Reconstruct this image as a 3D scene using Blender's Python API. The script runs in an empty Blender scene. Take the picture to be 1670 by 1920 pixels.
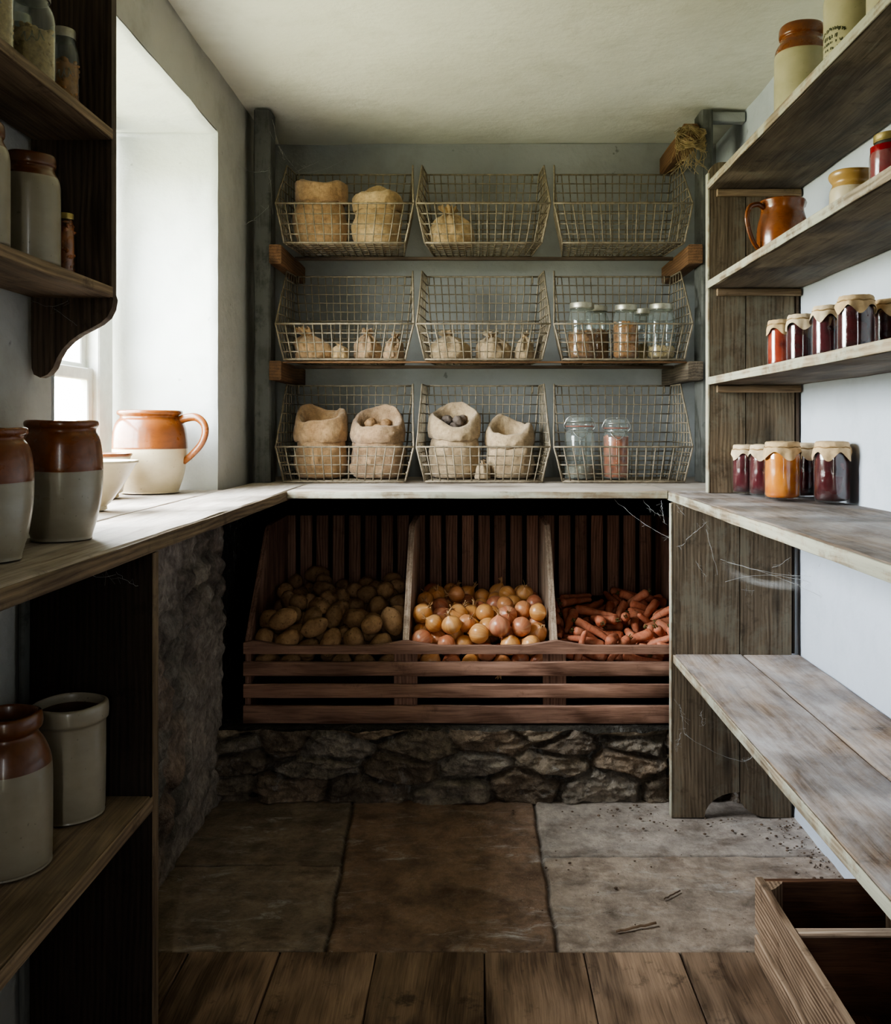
import bpy, math, random
import numpy as np
from mathutils import Vector, Matrix, Quaternion, noise
PI = math.pi
COL = bpy.context.scene.collection
EYE = 1.12
ZW = 0.932          # worktop height
R = random.Random(7)
def nz(x, y=0.0, z=0.0): return noise.noise(Vector((x, y, z)))
def fbm(x, y, z, o=4):
    s, a = 0.0, 1.0
    for i in range(o):
        s += a*nz(x, y, z); x *= 2.03; y *= 2.03; z *= 2.03; a *= .5
    return s
LOC = {}
# ------------------------------------------------------------------ mesh builder
class MB:
    def __init__(s): s.v = []; s.f = []; s.g = []; s.c = []; s.m = []
    def add(s, vs, fs, gs=None, col=(1, 1, 1), mi=0):
        b = len(s.v); s.v.extend(vs)
        s.g.extend(gs if gs is not None else vs)
        if isinstance(col, list): s.c.extend(col)
        else: s.c.extend([col]*len(vs))
        s.f.extend([tuple(b+i for i in f) for f in fs])
        s.m.extend(mi if isinstance(mi, list) else [mi]*len(fs))
    def mesh(s, name, mats, smooth=40, off=None):
        me = bpy.data.meshes.new(name)
        vs = s.v if off is None else [(v[0]-off[0], v[1]-off[1], v[2]-off[2]) for v in s.v]
        me.from_pydata([tuple(v) for v in vs], [], s.f)
        a = me.attributes.new('gco', 'FLOAT_VECTOR', 'POINT')
        a.data.foreach_set('vector', np.array([tuple(g) for g in s.g], dtype=np.float32).ravel())
        a = me.attributes.new('tint', 'FLOAT_COLOR', 'POINT')
        a.data.foreach_set('color', np.array([(c[0], c[1], c[2], 1) for c in s.c], dtype=np.float32).ravel())
        if not isinstance(mats, (list, tuple)): mats = [mats]
        for m in mats: me.materials.append(m)
        if len(mats) > 1: me.polygons.foreach_set('material_index', s.m)
        if smooth:
            me.shade_smooth()
            if smooth < 180: me.set_sharp_from_angle(angle=math.radians(smooth))
        me.update()
        return me
    def build(s, name, mats, parent=None, smooth=40, local=False):
        off = None if (local or parent is None) else LOC.get(parent.name)
        o = bpy.data.objects.new(name, s.mesh(name, mats, smooth, off))
        COL.objects.link(o)
        if parent is not None:
            o.parent = parent
            if not local and parent.name in LOC: LOC[o.name] = LOC[parent.name]
        return o
def tag(o, label=None, cat=None, group=None, kind=None):
    if label: o['label'] = label
    if cat: o['category'] = cat
    if group: o['group'] = group
    if kind: o['kind'] = kind
    return o
def thing(name, label, cat, loc=(0, 0, 0), group=None, rz=0.0, kind=None):
    o = bpy.data.objects.new(name, None); COL.objects.link(o)
    o.empty_display_size = .05
    o.location = loc; o.rotation_euler = (0, 0, rz); LOC[o.name] = tuple(loc)
    return tag(o, label, cat, group, kind)
# ------------------------------------------------------------------ shapes
def board(mb, a, b, axis=None, bev=.003, wob=.0012, seed=None, shade=None, seg=.05):
    """a worn plank between two corners; grain coordinates run along its length"""
    seed = R.random()*100 if seed is None else seed
    d = [b[i]-a[i] for i in range(3)]
    if axis is None: axis = d.index(max(d))
    u, w = [i for i in range(3) if i != axis]
    if axis == 1: u, w = w, u
    n = max(1, min(48, int(d[axis]/seg)))
    bv = min(bev, d[u]*.3, d[w]*.3)
    ring = [(bv, 0), (d[u]-bv, 0), (d[u], bv), (d[u], d[w]-bv), (d[u]-bv, d[w]), (bv, d[w]), (0, d[w]-bv), (0, bv)]
    vs, gs, fs = [], [], []
    ro = (seed*3.7 % 50, seed*1.9 % 50, seed*5.3 % 50)
    for i in range(n+1):
        t = d[axis]*i/n
        for k, (p, q) in enumerate(ring):
            p2 = p + wob*nz(t*7+seed, (k//2)*3.1, seed*2)*(1 if d[u] > .008 else .3)
            q2 = q + wob*nz(t*7+seed, (k//2)*3.1+40, seed*2)*(1 if d[w] > .008 else .3)
            P = [0, 0, 0]; P[axis] = a[axis]+t; P[u] = a[u]+p2; P[w] = a[w]+q2
            vs.append(tuple(P)); gs.append((t+ro[0], p+ro[1], q+ro[2]))
    for i in range(n):
        for k in range(8):
            k2 = (k+1) % 8
            fs.append((i*8+k, i*8+k2, (i+1)*8+k2, (i+1)*8+k))
    fs.append(tuple(range(7, -1, -1))); fs.append(tuple(n*8+k for k in range(8)))
    # outward orientation
    e1 = Vector((0, 0, 0)); e1[u] = 1; e2 = Vector((0, 0, 0)); e2[w] = 1; e3 = Vector((0, 0, 0)); e3[axis] = 1
    if e1.cross(e2).dot(e3) < 0: fs = [tuple(reversed(f)) for f in fs]
    s = shade if shade is not None else .86+.28*((seed*7.13) % 1)
    mb.add(vs, fs, gs, (s, s, s))
def prism(mb, pts, plane, t0, t1, gaxis=2, seed=None, shade=None):
    """outline pts extruded; plane 'xz' (thickness in y), 'yz' (thickness in x), 'xy' (thickness in z)"""
    seed = R.random()*100 if seed is None else seed
    def P(p, t): return {'xz': (p[0], t, p[1]), 'yz': (t, p[0], p[1]), 'xy': (p[0], p[1], t)}[plane]
    n = len(pts)
    v = [P(p, t0) for p in pts]+[P(p, t1) for p in pts]
    ar = sum(pts[i][0]*pts[(i+1) % n][1]-pts[(i+1) % n][0]*pts[i][1] for i in range(n))
    f = [tuple(range(n)), tuple(range(2*n-1, n-1, -1))]
    f += [((i+1) % n, i, n+i, n+(i+1) % n) for i in range(n)]
    flip = (ar > 0) == (plane != 'xz')
    if flip: f = [tuple(reversed(q)) for q in f]
    oth = [i for i in range(3) if i != gaxis]
    g = [(q[gaxis]+seed*3.1 % 50, q[oth[0]]+seed*1.7 % 50, q[oth[1]]+seed) for q in v]
    s = shade if shade is not None else .86+.28*((seed*7.13) % 1)
    mb.add(v, f, g, (s, s, s))
def lathe(mb, prof, n=48, c=(0, 0, 0), mi=None, fn=None, sx=1., sy=1., col=(1, 1, 1)):
    """prof: list of (r, z); fn(ang, i, r, z) -> (r, z)"""
    vs, fs, ms, gs = [], [], [], []
    m = len(prof); idx = []
    for i, (r, z) in enumerate(prof):
        if r < 1e-6:
            if fn: z = fn(0., i, 0., z)[1]
            vs.append((c[0], c[1], c[2]+z)); gs.append((0, 0, z)); idx.append([len(vs)-1]*n); continue
        row = []
        for k in range(n):
            a = 2*PI*k/n
            rr, zz = fn(a, i, r, z) if fn else (r, z)
            vs.append((c[0]+rr*math.cos(a)*sx, c[1]+rr*math.sin(a)*sy, c[2]+zz)); gs.append((a, zz, rr)); row.append(len(vs)-1)
        idx.append(row)
    for i in range(m-1):
        for k in range(n):
            k2 = (k+1) % n
            q = [idx[i][k], idx[i][k2], idx[i+1][k2], idx[i+1][k]]
            q2 = []
            for x in q:
                if x not in q2: q2.append(x)
            if len(q2) > 2:
                fs.append(tuple(q2)); ms.append(mi[i] if mi else 0)
    mb.add(vs, fs, gs, col, ms)
def tube(mb, pts, r, n=6, closed=False, col=(1, 1, 1), flat=1.0, up=None):
    pts = [Vector(p) for p in pts]; m = len(pts)
    if not isinstance(r, (list, tuple)): r = [r]*m
    vs, fs = [], []
    pn = None
    for i, p in enumerate(pts):
        if closed: t = pts[(i+1) % m]-pts[i-1]
        else: t = pts[min(i+1, m-1)]-pts[max(i-1, 0)]
        t = t.normalized() if t.length > 1e-9 else Vector((0, 0, 1))
        if pn is None:
            a = Vector(up) if up else (Vector((0, 0, 1)) if abs(t.z) < .9 else Vector((1, 0, 0)))
            pn = (a-t*a.dot(t)).normalized()
        else:
            pn = pn-t*pn.dot(t)
            pn = pn.normalized() if pn.length > 1e-9 else Vector((1, 0, 0))
        b = t.cross(pn)
        for k in range(n):
            an = 2*PI*k/n
            vs.append(tuple(p+pn*(r[i]*math.cos(an))+b*(r[i]*flat*math.sin(an))))
    for i in range(m if closed else m-1):
        j = (i+1) % m
        for k in range(n):
            k2 = (k+1) % n
            fs.append((i*n+k, i*n+k2, j*n+k2, j*n+k))
    if not closed:
        fs.append(tuple(range(n-1, -1, -1))); fs.append(tuple((m-1)*n+k for k in range(n)))
    mb.add(vs, fs, None, col)
def bez(p0, p1, p2, p3, n=16):
    out = []
    for i in range(n+1):
        t = i/n; a = (1-t)**3; b = 3*(1-t)**2*t; c = 3*(1-t)*t*t; d = t**3
        out.append(tuple(a*p0[k]+b*p1[k]+c*p2[k]+d*p3[k] for k in range(len(p0))))
    return out
def spline(pts, n=6):
    """Catmull-Rom through points of any dimension"""
    out = []; P = [pts[0]]+list(pts)+[pts[-1]]
    for i in range(1, len(P)-2):
        for j in range(n):
            t = j/n
            out.append(tuple(.5*((2*P[i][k])+(-P[i-1][k]+P[i+1][k])*t+(2*P[i-1][k]-5*P[i][k]+4*P[i+1][k]-P[i+2][k])*t*t+(-P[i-1][k]+3*P[i][k]-3*P[i+1][k]+P[i+2][k])*t**3) for k in range(len(pts[0]))))
    out.append(tuple(pts[-1])); return out
def blob(mb, c, rad, sub=2, amp=.12, fr=2.0, seed=0., q=None, col=(1, 1, 1)):
    """lumpy ellipsoid"""
    vs, fs = ico(sub); out = []
    for v in vs:
        k = 1+amp*fbm(v[0]*fr+seed, v[1]*fr-seed, v[2]*fr+seed*.5, 3)
        p = Vector((v[0]*rad[0]*k, v[1]*rad[1]*k, v[2]*rad[2]*k))
        if q is not None: p = q @ p
        out.append((c[0]+p.x, c[1]+p.y, c[2]+p.z))
    mb.add(out, fs, [tuple(x) for x in vs], col)
_ICO = {}
def ico(sub):
    if sub in _ICO: return _ICO[sub]
    t = (1+5**.5)/2
    v = [Vector(p).normalized() for p in ((-1, t, 0), (1, t, 0), (-1, -t, 0), (1, -t, 0), (0, -1, t), (0, 1, t), (0, -1, -t), (0, 1, -t), (t, 0, -1), (t, 0, 1), (-t, 0, -1), (-t, 0, 1))]
    f = [(0, 11, 5), (0, 5, 1), (0, 1, 7), (0, 7, 10), (0, 10, 11), (1, 5, 9), (5, 11, 4), (11, 10, 2), (10, 7, 6), (7, 1, 8), (3, 9, 4), (3, 4, 2), (3, 2, 6), (3, 6, 8), (3, 8, 9), (4, 9, 5), (2, 4, 11), (6, 2, 10), (8, 6, 7), (9, 8, 1)]
    for _ in range(sub):
        mid = {}; nf = []
        def m(a, b):
            k = (min(a, b), max(a, b))
            if k not in mid: v.append((v[a]+v[b]).normalized()); mid[k] = len(v)-1
            return mid[k]
        for a, b, c in f:
            x, y, z = m(a, b), m(b, c), m(c, a); nf += [(a, x, z), (b, y, x), (c, z, y), (x, y, z)]
        f = nf
    _ICO[sub] = ([tuple(p) for p in v], f); return _ICO[sub]
# ------------------------------------------------------------------ vegetables (unit pieces, local coordinates)
def potato_mesh(k, mat):
    rr = random.Random(100+k); mb = MB()
    L = rr.uniform(.038, .049); a = rr.uniform(.029, .034); b = a*rr.uniform(.85, .98)
    if k % 3 == 0: L = rr.uniform(.033, .037)
    blob(mb, (0, 0, 0), (L, a, b), 3, .10, 1.3, k*7.7)
    return mb.mesh('potato', mat, 180)
def onion_meshes(k, mats):
    rr = random.Random(200+k); r = rr.uniform(.030, .036); h = r*rr.uniform(.88, 1.0)
    mb = MB()
    prof = [(0, -h), (r*.25, -h*.97), (r*.55, -h*.83), (r*.83, -h*.53), (r*.98, -h*.15), (r, .1*h), (r*.93, h*.42), (r*.74, h*.72), (r*.48, h*.93), (r*.28, h*1.06), (r*.17, h*1.18), (r*.1, h*1.24), (0, h*1.25)]
    prof = spline(prof, 2)
    lathe(mb, prof, 28, fn=lambda a, i, q, z: (q*(1+.018*math.sin(7*a+k)+.02*math.sin(2*a+k*2)), z))
    bulb = mb.mesh('bulb', mats[0], 180)
    mb = MB()
    for j in range(5):
        a = rr.uniform(0, 2*PI); l = rr.uniform(.4, .8)*r
        p0 = (.08*r*math.cos(a), .08*r*math.sin(a), h*1.15)
        p1 = (.15*r*math.cos(a), .15*r*math.sin(a), h*1.2+l*.5); p2 = (rr.uniform(.2, .6)*r*math.cos(a), rr.uniform(.2, .6)*r*math.sin(a), h*1.15+l)
        tube(mb, spline([p0, p1, p2], 3), [.0042, .004, .0036, .003, .0024, .002, .0014], 5, flat=.35)
    stem = mb.mesh('stem', mats[1], 180)
    return bulb, stem
def carrot_meshes(k, mats):
    rr = random.Random(300+k); L = rr.uniform(.12, .165); r = rr.uniform(.0155, .0195); bend = rr.uniform(-.012, .012)
    mb = MB(); n = 22; pts = []; rad = []
    for i in range(n+1):
        t = i/n
        x = -L/2+L*t
        q = r*(1-.52*t)*(1+.05*nz(t*9, k, 1)+.03*math.sin(t*60+k)*(.5))
        if t < .08: q *= math.sqrt(max(.04, 1-((.08-t)/.08)**2))
        if t > .93: q *= math.sqrt(max(.02, 1-((t-.93)/.07)**2))
        pts.append((x, bend*(4*t*(1-t)), .004*nz(t*3, k, 5))); rad.append(q)
    tube(mb, pts, rad, 14)
    body = mb.mesh('root', mats[0], 180)
    mb = MB()
    for j in range(4):
        a = 2*PI*j/4+k; l = rr.uniform(.006, .016)
        p0 = (-L/2+.002, .004*math.cos(a), .004*math.sin(a)); p1 = (-L/2-l, .006*math.cos(a), .006*math.sin(a))
        tube(mb, [p0, p1], [.0026, .0016], 5)
    stem = mb.mesh('stem', mats[1], 180)
    return body, stem
# ------------------------------------------------------------------ materials
class Mat:
    def __init__(s, name):
        s.m = bpy.data.materials.new(name); s.m.use_nodes = True
        s.t = s.m.node_tree; s.t.nodes.clear()
        s.out = s.t.nodes.new('ShaderNodeOutputMaterial')
        s.b = s.t.nodes.new('ShaderNodeBsdfPrincipled'); s.l(s.b.outputs[0], s.out.inputs[0])
    def l(s, a, b): s.t.links.new(a, b)
    def put(s, sock, v):
        if isinstance(v, bpy.types.NodeSocket): s.l(v, sock)
        elif v is not None:
            if sock.type == 'RGBA' and len(v) == 3: v = (*v, 1)
            sock.default_value = v
    def n(s, typ, ins=None, **pr):
        k = s.t.nodes.new('ShaderNode'+typ)
        for a, v in pr.items(): setattr(k, a, v)
        for a, v in (ins or {}).items(): s.put(k.inputs[a], v)
        return k
    def set(s, **kw):
        for a, v in kw.items(): s.put(s.b.inputs[a.replace('_', ' ')], v)
        return s
    def attr(s, name, vec=True):
        k = s.n('Attribute', attribute_name=name); return k.outputs['Vector' if vec else 'Color']
    def obj(s): return s.n('TexCoord').outputs['Object']
    def pos(s): return s.n('NewGeometry').outputs['Position']
    def map(s, v, sc=(1, 1, 1), loc=(0, 0, 0)):
        return s.n('Mapping', {'Vector': v, 'Scale': sc, 'Location': loc}).outputs[0]
    def noise(s, v, sc=5., det=4., rough=.55, dist=0., col=False):
        k = s.n('TexNoise', {'Vector': v, 'Scale': sc, 'Detail': det, 'Roughness': rough, 'Distortion': dist})
        return k.outputs['Color' if col else 0]
    def vor(s, v, sc=5., feat='F1', out='Distance', rnd=1.):
        return s.n('TexVoronoi', {'Vector': v, 'Scale': sc, 'Randomness': rnd}, feature=feat).outputs[out]
    def ramp(s, f, *st):
        k = s.n('ValToRGB', {'Fac': f}); e = k.color_ramp.elements
        while len(e) < len(st): e.new(.5)
        for i, (p, c) in enumerate(st):
            e[i].position = p; e[i].color = (c, c, c, 1) if not isinstance(c, (tuple, list)) else (*c, 1)
        return k.outputs[0]
    def mr(s, f, a, b, c=0., d=1.):
        return s.n('MapRange', {'Value': f, 'From Min': a, 'From Max': b, 'To Min': c, 'To Max': d}).outputs[0]
    def mix(s, f, a, b, mode='MIX'):
        k = s.n('Mix', data_type='RGBA', blend_type=mode)
        s.put(k.inputs[0], f); s.put(k.inputs[6], a); s.put(k.inputs[7], b); return k.outputs[2]
    def math(s, op, a, b=None, c=None):
        k = s.n('Math', operation=op); s.put(k.inputs[0], a)
        if b is not None: s.put(k.inputs[1], b)
        if c is not None: s.put(k.inputs[2], c)
        return k.outputs[0]
    def sep(s, v): return s.n('SeparateXYZ', {'Vector': v}).outputs
    def bump(s, h, st=.3, d=.01):
        k = s.n('Bump', {'Height': h, 'Strength': st, 'Distance': d}); s.l(k.outputs[0], s.b.inputs['Normal']); return k
def srgb(r, g, b):
    f = lambda c: c/12.92 if c <= .04045 else ((c+.055)/1.055)**2.4
    return (f(r/255), f(g/255), f(b/255))
def wood(name, dark, light, rough=.75, dust=0., dustcol=(.62, .6, .56), paint=None, ring=.35, knots=.6, stain=.5, spec=.25, bump=.35):
    m = Mat(name); g = m.attr('gco'); tint = m.attr('tint', False)
    wob = m.noise(m.map(g, (1.3, 4, 4)), 1.6, 2, .5, col=True)
    gw = m.n('VectorMath', {0: g, 1: m.n('VectorMath', {0: wob, 1: (0, .035, .035)}, operation='MULTIPLY').outputs[0]}, operation='ADD').outputs[0]
    fib = m.noise(m.map(gw, (8, 250, 250)), 1, 4, .65)
    streak = m.noise(m.map(gw, (2.4, 52, 52)), 1, 4, .62)
    broad = m.noise(m.map(g, (1.4, 5, 5)), 1.2, 3, .6)
    rings = m.n('TexWave', {'Vector': m.map(gw, (.25, 1, 1)), 'Scale': 30., 'Distortion': 2.2, 'Detail': 2., 'Detail Scale': 1.}, wave_type='BANDS', bands_direction='Y').outputs[1]
    f = m.math('ADD', m.math('MULTIPLY', fib, .75), m.math('ADD', m.math('MULTIPLY', streak, .6), m.math('MULTIPLY', m.math('SUBTRACT', rings, .5), ring*.55)))
    c = m.ramp(f, (.44, dark), (.90, light))
    ln = m.ramp(m.noise(m.map(gw, (1.8, 120, 120)), 1, 3, .6), (.30, 1.), (.38, 0.))
    c = m.mix(m.math('MULTIPLY', ln, .5), c, tuple(x*.4 for x in dark))
    c = m.mix(1., c, m.ramp(broad, (.3, .62), (.7, 1.25)), 'MULTIPLY')
    if paint:
        pf = m.ramp(m.math('ADD', m.math('MULTIPLY', m.noise(g, 9, 6, .7), .7), m.math('MULTIPLY', streak, .3)), (paint[1], 0.), (paint[1]+.09, 1.))
        c = m.mix(m.math('MULTIPLY', pf, paint[2] if len(paint) > 2 else .9), c, paint[0])
    if knots:
        kd = m.vor(m.map(g, (2.2, 9, 9)), 1.0)
        kf = m.ramp(kd, (.05, 1.), (.17, 0.))
        c = m.mix(m.math('MULTIPLY', kf, knots), c, tuple(x*.3 for x in dark))
    st = m.ramp(m.noise(g, 14, 5, .72), (.3, 1.), (.42, 0.))
    c = m.mix(m.math('MULTIPLY', st, stain), c, tuple(x*.35 for x in dark))
    c = m.mix(1., c, tint, 'MULTIPLY')
    if dust:
        nn = m.sep(m.n('NewGeometry').outputs['Normal'])[2]
        up = m.mr(nn, .6, .95)
        df = m.ramp(m.math('ADD', m.math('MULTIPLY', m.noise(m.map(g, (1.6, 3.2, 3.2)), 2.4, 8, .72, .3), .82), m.math('MULTIPLY', streak, .18)), (.36, 0.), (.68, 1.))
        c = m.mix(m.math('MULTIPLY', m.math('MULTIPLY', df, up), dust), c, dustcol)
    m.set(Base_Color=c, Roughness=m.mr(streak, .2, .8, rough-.12, rough+.1), Specular_IOR_Level=spec)
    m.bump(m.math('ADD', m.math('MULTIPLY', fib, .6), m.math('ADD', streak, m.math('MULTIPLY', m.noise(g, 30, 4), .5))), bump, .003)
    return m.m
def plaster(name, c1, c2, c3, bump=.35, spots=.5):
    m = Mat(name); p = m.pos()
    a = m.noise(p, 1.7, 5, .6); b = m.noise(p, 7, 6, .65); d = m.noise(p, 38, 5, .6)
    c = m.mix(m.ramp(a, (.35, 0.), (.7, 1.)), c1, c2)
    c = m.mix(m.math('MULTIPLY', m.ramp(b, (.5, 0.), (.75, 1.)), .55), c, c3)
    sp = m.ramp(m.noise(p, 23, 3, .55), (.24, 1.), (.29, 0.))
    c = m.mix(m.math('MULTIPLY', sp, spots), c, tuple(x*.25 for x in c3))
    m.set(Base_Color=c, Roughness=.92, Specular_IOR_Level=.15)
    m.bump(m.math('ADD', m.math('MULTIPLY', b, 1.4), m.math('ADD', m.math('MULTIPLY', d, .35), a)), bump, .012)
    return m.m
def stone(name, bump=.8, rough=.85, mottled=1., pale=(.42, .40, .37), scuff=0., fine=(.5, 1.5)):
    m = Mat(name); p = m.pos(); t = m.attr('tint', False)
    a = m.noise(p, 9, 7, .68, .4); b = m.noise(p, 42, 6, .7)
    c = m.mix(1., t, m.ramp(a, (.3, .5), (.72, 1.45)), 'MULTIPLY')
    c = m.mix(1., c, m.ramp(b, (.3, fine[0]), (.7, fine[1])), 'MULTIPLY')
    c = m.mix(m.math('MULTIPLY', m.ramp(m.noise(p, 16, 7, .75, 1.), (.56, 0.), (.68, 1.)), .45*mottled), c, pale)
    if scuff:
        s1 = m.noise(m.map(p, (5, 16, 5)), 1.5, 9, .78, .8); s2 = m.noise(m.map(p, (2.2, 3., 1)), 1.3, 5, .6)
        c = m.mix(m.math('MULTIPLY', m.math('MULTIPLY', m.ramp(s1, (.53, 0.), (.66, 1.)), m.ramp(s2, (.42, 0.), (.62, 1.))), scuff), c, pale)
        c = m.mix(m.math('MULTIPLY', m.ramp(m.noise(m.map(p, (7, 9, 5)), 1.2, 6, .7), (.34, 1.), (.5, 0.)), .55), c, srgb(78, 58, 44))
        c = m.mix(m.math('MULTIPLY', m.ramp(m.noise(p, 95, 4, .7), (.30, 1.), (.38, 0.)), .55), c, srgb(44, 36, 30))
        c = m.mix(m.math('MULTIPLY', m.ramp(m.noise(p, 140, 3, .7), (.66, 0.), (.72, 1.)), .5), c, pale)
    m.set(Base_Color=c, Roughness=rough, Specular_IOR_Level=.3)
    m.bump(m.math('ADD', m.math('MULTIPLY', a, 1.2), m.math('ADD', m.math('MULTIPLY', b, .6), m.math('MULTIPLY', m.noise(p, 120, 3), .35))), bump, .018)
    return m.m
def glaze(name, c1, c2, rough=.22, speck=.5, streaks=0., coat=.35):
    m = Mat(name); o = m.obj(); g = m.attr('gco')
    a = m.noise(m.map(o, (9, 9, 14)), 1.3, 4, .6)
    c = m.mix(m.ramp(a, (.3, 0.), (.7, 1.)), c1, c2)
    sp = m.ramp(m.noise(o, 130, 2, .5), (.24, 1.), (.3, 0.))
    c = m.mix(m.math('MULTIPLY', sp, speck), c, tuple(x*.3 for x in c2))
    if streaks:
        c = m.mix(m.math('MULTIPLY', m.ramp(m.noise(m.map(g, (3, 60, 0)), 2, 3, .6), (.5, 0.), (.7, 1.)), streaks), c, tuple(x*.45 for x in c2))
    m.set(Base_Color=c, Roughness=m.mr(a, .3, .7, rough, rough+.15), Specular_IOR_Level=.5, Coat_Weight=coat, Coat_Roughness=.12)
    m.bump(m.math('ADD', m.noise(m.map(g, (.3, 40, 1)), 2, 2), m.noise(o, 60, 2)), .08, .004)
    return m.m
def glass(name, tint=(.93, .96, .95), dirt=.10):
    m = Mat(name); m.t.nodes.remove(m.b)
    tr = m.n('BsdfTransparent', {'Color': tint}); gl = m.n('BsdfGlossy', {'Color': (1, 1, 1), 'Roughness': .03})
    fr = m.math('MULTIPLY_ADD', m.math('POWER', m.n('LayerWeight', {'Blend': .5}).outputs['Facing'], 5.), .93, .045)
    d = m.n('BsdfDiffuse', {'Color': (.55, .58, .56)})
    df = m.math('MULTIPLY', m.ramp(m.noise(m.obj(), 22, 5, .7), (.4, .3), (.75, 1.)), dirt)
    x = m.n('MixShader', {0: m.math('MINIMUM', m.math('MULTIPLY', fr, 1.25), 1.), 1: tr.outputs[0], 2: gl.outputs[0]})
    y = m.n('MixShader', {0: df, 1: x.outputs[0], 2: d.outputs[0]})
    m.l(y.outputs[0], m.out.inputs[0]); return m.m
def plain(name, col, rough=.6, metal=0., var=.35, sc=30., bump=.15, spec=.4, coat=0.):
    m = Mat(name); o = m.obj()
    a = m.noise(o, sc, 5, .65)
    c = m.mix(1., col, m.ramp(a, (.3, 1-var), (.7, 1+var)), 'MULTIPLY')
    m.set(Base_Color=c, Roughness=rough, Metallic=metal, Specular_IOR_Level=spec, Coat_Weight=coat)
    if bump: m.bump(a, bump, .004)
    return m.m
def burlap(name, c1, c2):
    m = Mat(name); o = m.pos()
    a = m.noise(o, 16, 4, .6); b = m.noise(o, 70, 4, .7)
    wv = m.math('ADD', m.noise(m.map(o, (60, 60, 900)), 1, 2), m.noise(m.map(o, (900, 200, 60)), 1, 2))
    c = m.mix(m.ramp(a, (.3, 0.), (.72, 1.)), c1, c2)
    c = m.mix(1., c, m.ramp(b, (.25, .65), (.75, 1.25)), 'MULTIPLY')
    c = m.mix(1., c, m.ramp(wv, (.7, .72), (1., 1.15)), 'MULTIPLY')
    c = m.mix(m.math('MULTIPLY', m.ramp(m.noise(o, 9, 6, .7, .6), (.5, 0.), (.68, 1.)), .5), c, tuple(x*.5 for x in c1))
    m.set(Base_Color=c, Roughness=.95, Specular_IOR_Level=.1, Sheen_Weight=.25)
    m.bump(m.math('ADD', wv, m.math('ADD', b, m.math('MULTIPLY', a, 2))), .5, .004); return m.m
def veg_potato(name):
    m = Mat(name); o = m.obj(); rn = m.n('ObjectInfo').outputs['Random']
    v = m.n('VectorMath', {0: o, 1: m.n('CombineXYZ', {0: m.math('MULTIPLY', rn, 9.), 1: rn, 2: rn}).outputs[0]}, operation='ADD').outputs[0]
    a = m.noise(v, 28, 5, .65)
    c = m.mix(m.ramp(a, (.3, 0.), (.7, 1.)), srgb(128, 96, 66), srgb(178, 142, 104))
    c = m.mix(m.math('MULTIPLY', m.ramp(m.noise(v, 120, 3), (.3, 1.), (.42, 0.)), .5), c, srgb(70, 48, 32))
    c = m.mix(1., c, m.ramp(rn, (0., .75), (1., 1.15)), 'MULTIPLY')
    ey = m.ramp(m.vor(v, 45), (.08, 1.), (.16, 0.))
    c = m.mix(m.math('MULTIPLY', ey, .55), c, srgb(66, 44, 30))
    m.set(Base_Color=c, Roughness=.72, Specular_IOR_Level=.3)
    m.bump(m.math('SUBTRACT', m.math('MULTIPLY', a, .7), m.math('MULTIPLY', ey, .8)), .4, .004); return m.m
def veg_onion(name):
    m = Mat(name); g = m.attr('gco'); rn = m.n('ObjectInfo').outputs['Random']; s = m.sep(g)
    cs = m.n('CombineXYZ', {0: m.math('MULTIPLY', m.math('COSINE', s[0]), 1.), 1: m.math('SINE', s[0]), 2: m.math('MULTIPLY', s[1], 8.)}).outputs[0]
    v = m.n('VectorMath', {0: cs, 1: m.n('CombineXYZ', {2: m.math('MULTIPLY', rn, 40.)}).outputs[0]}, operation='ADD').outputs[0]
    st = m.noise(m.map(v, (9, 9, .6)), 1, 4, .6); bl = m.noise(v, 1.6, 3, .6)
    gold = m.mix(st, srgb(190, 118, 58), srgb(236, 184, 118)); red = m.mix(st, srgb(160, 84, 58), srgb(218, 148, 110))
    c = m.mix(m.ramp(rn, (.55, 0.), (.75, 1.)), gold, red)
    c = m.mix(m.math('MULTIPLY', m.ramp(bl, (.5, 0.), (.7, 1.)), .45), c, srgb(236, 200, 160))
    m.set(Base_Color=c, Roughness=.34, Specular_IOR_Level=.5, Coat_Weight=.15, Coat_Roughness=.25)
    m.bump(st, .2, .002); return m.m
def veg_carrot(name):
    m = Mat(name); o = m.obj(); rn = m.n('ObjectInfo').outputs['Random']
    v = m.n('VectorMath', {0: o, 1: m.n('CombineXYZ', {0: m.math('MULTIPLY', rn, 9.)}).outputs[0]}, operation='ADD').outputs[0]
    rg = m.noise(m.map(v, (240, 18, 18)), 1, 3, .6); a = m.noise(v, 30, 5, .65)
    c = m.mix(m.ramp(a, (.3, 0.), (.7, 1.)), srgb(184, 100, 70), srgb(220, 148, 114))
    c = m.mix(m.math('MULTIPLY', m.ramp(rg, (.3, 1.), (.42, 0.)), .5), c, srgb(120, 64, 44))
    c = m.mix(m.math('MULTIPLY', m.ramp(m.noise(v, 60, 4), (.55, 0.), (.72, 1.)), .4), c, srgb(190, 150, 126))
    c = m.mix(1., c, m.ramp(rn, (0., .72), (1., 1.12)), 'MULTIPLY')
    m.set(Base_Color=c, Roughness=.6, Specular_IOR_Level=.35); m.bump(rg, .35, .003); return m.m
def jam(name, c1, c2, lump=26., rough=.12):
    m = Mat(name); o = m.obj()
    v = m.vor(o, lump, 'SMOOTH_F1'); a = m.noise(o, 30, 4, .6, 1.)
    c = m.mix(m.ramp(m.math('ADD', v, m.math('MULTIPLY', a, .5)), (.3, 0.), (.85, 1.)), c1, c2)
    m.set(Base_Color=c, Roughness=rough, Specular_IOR_Level=.5, Coat_Weight=.5, Coat_Roughness=.06)
    m.bump(m.math('ADD', v, m.math('MULTIPLY', a, .4)), .35, .01); return m.m
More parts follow.
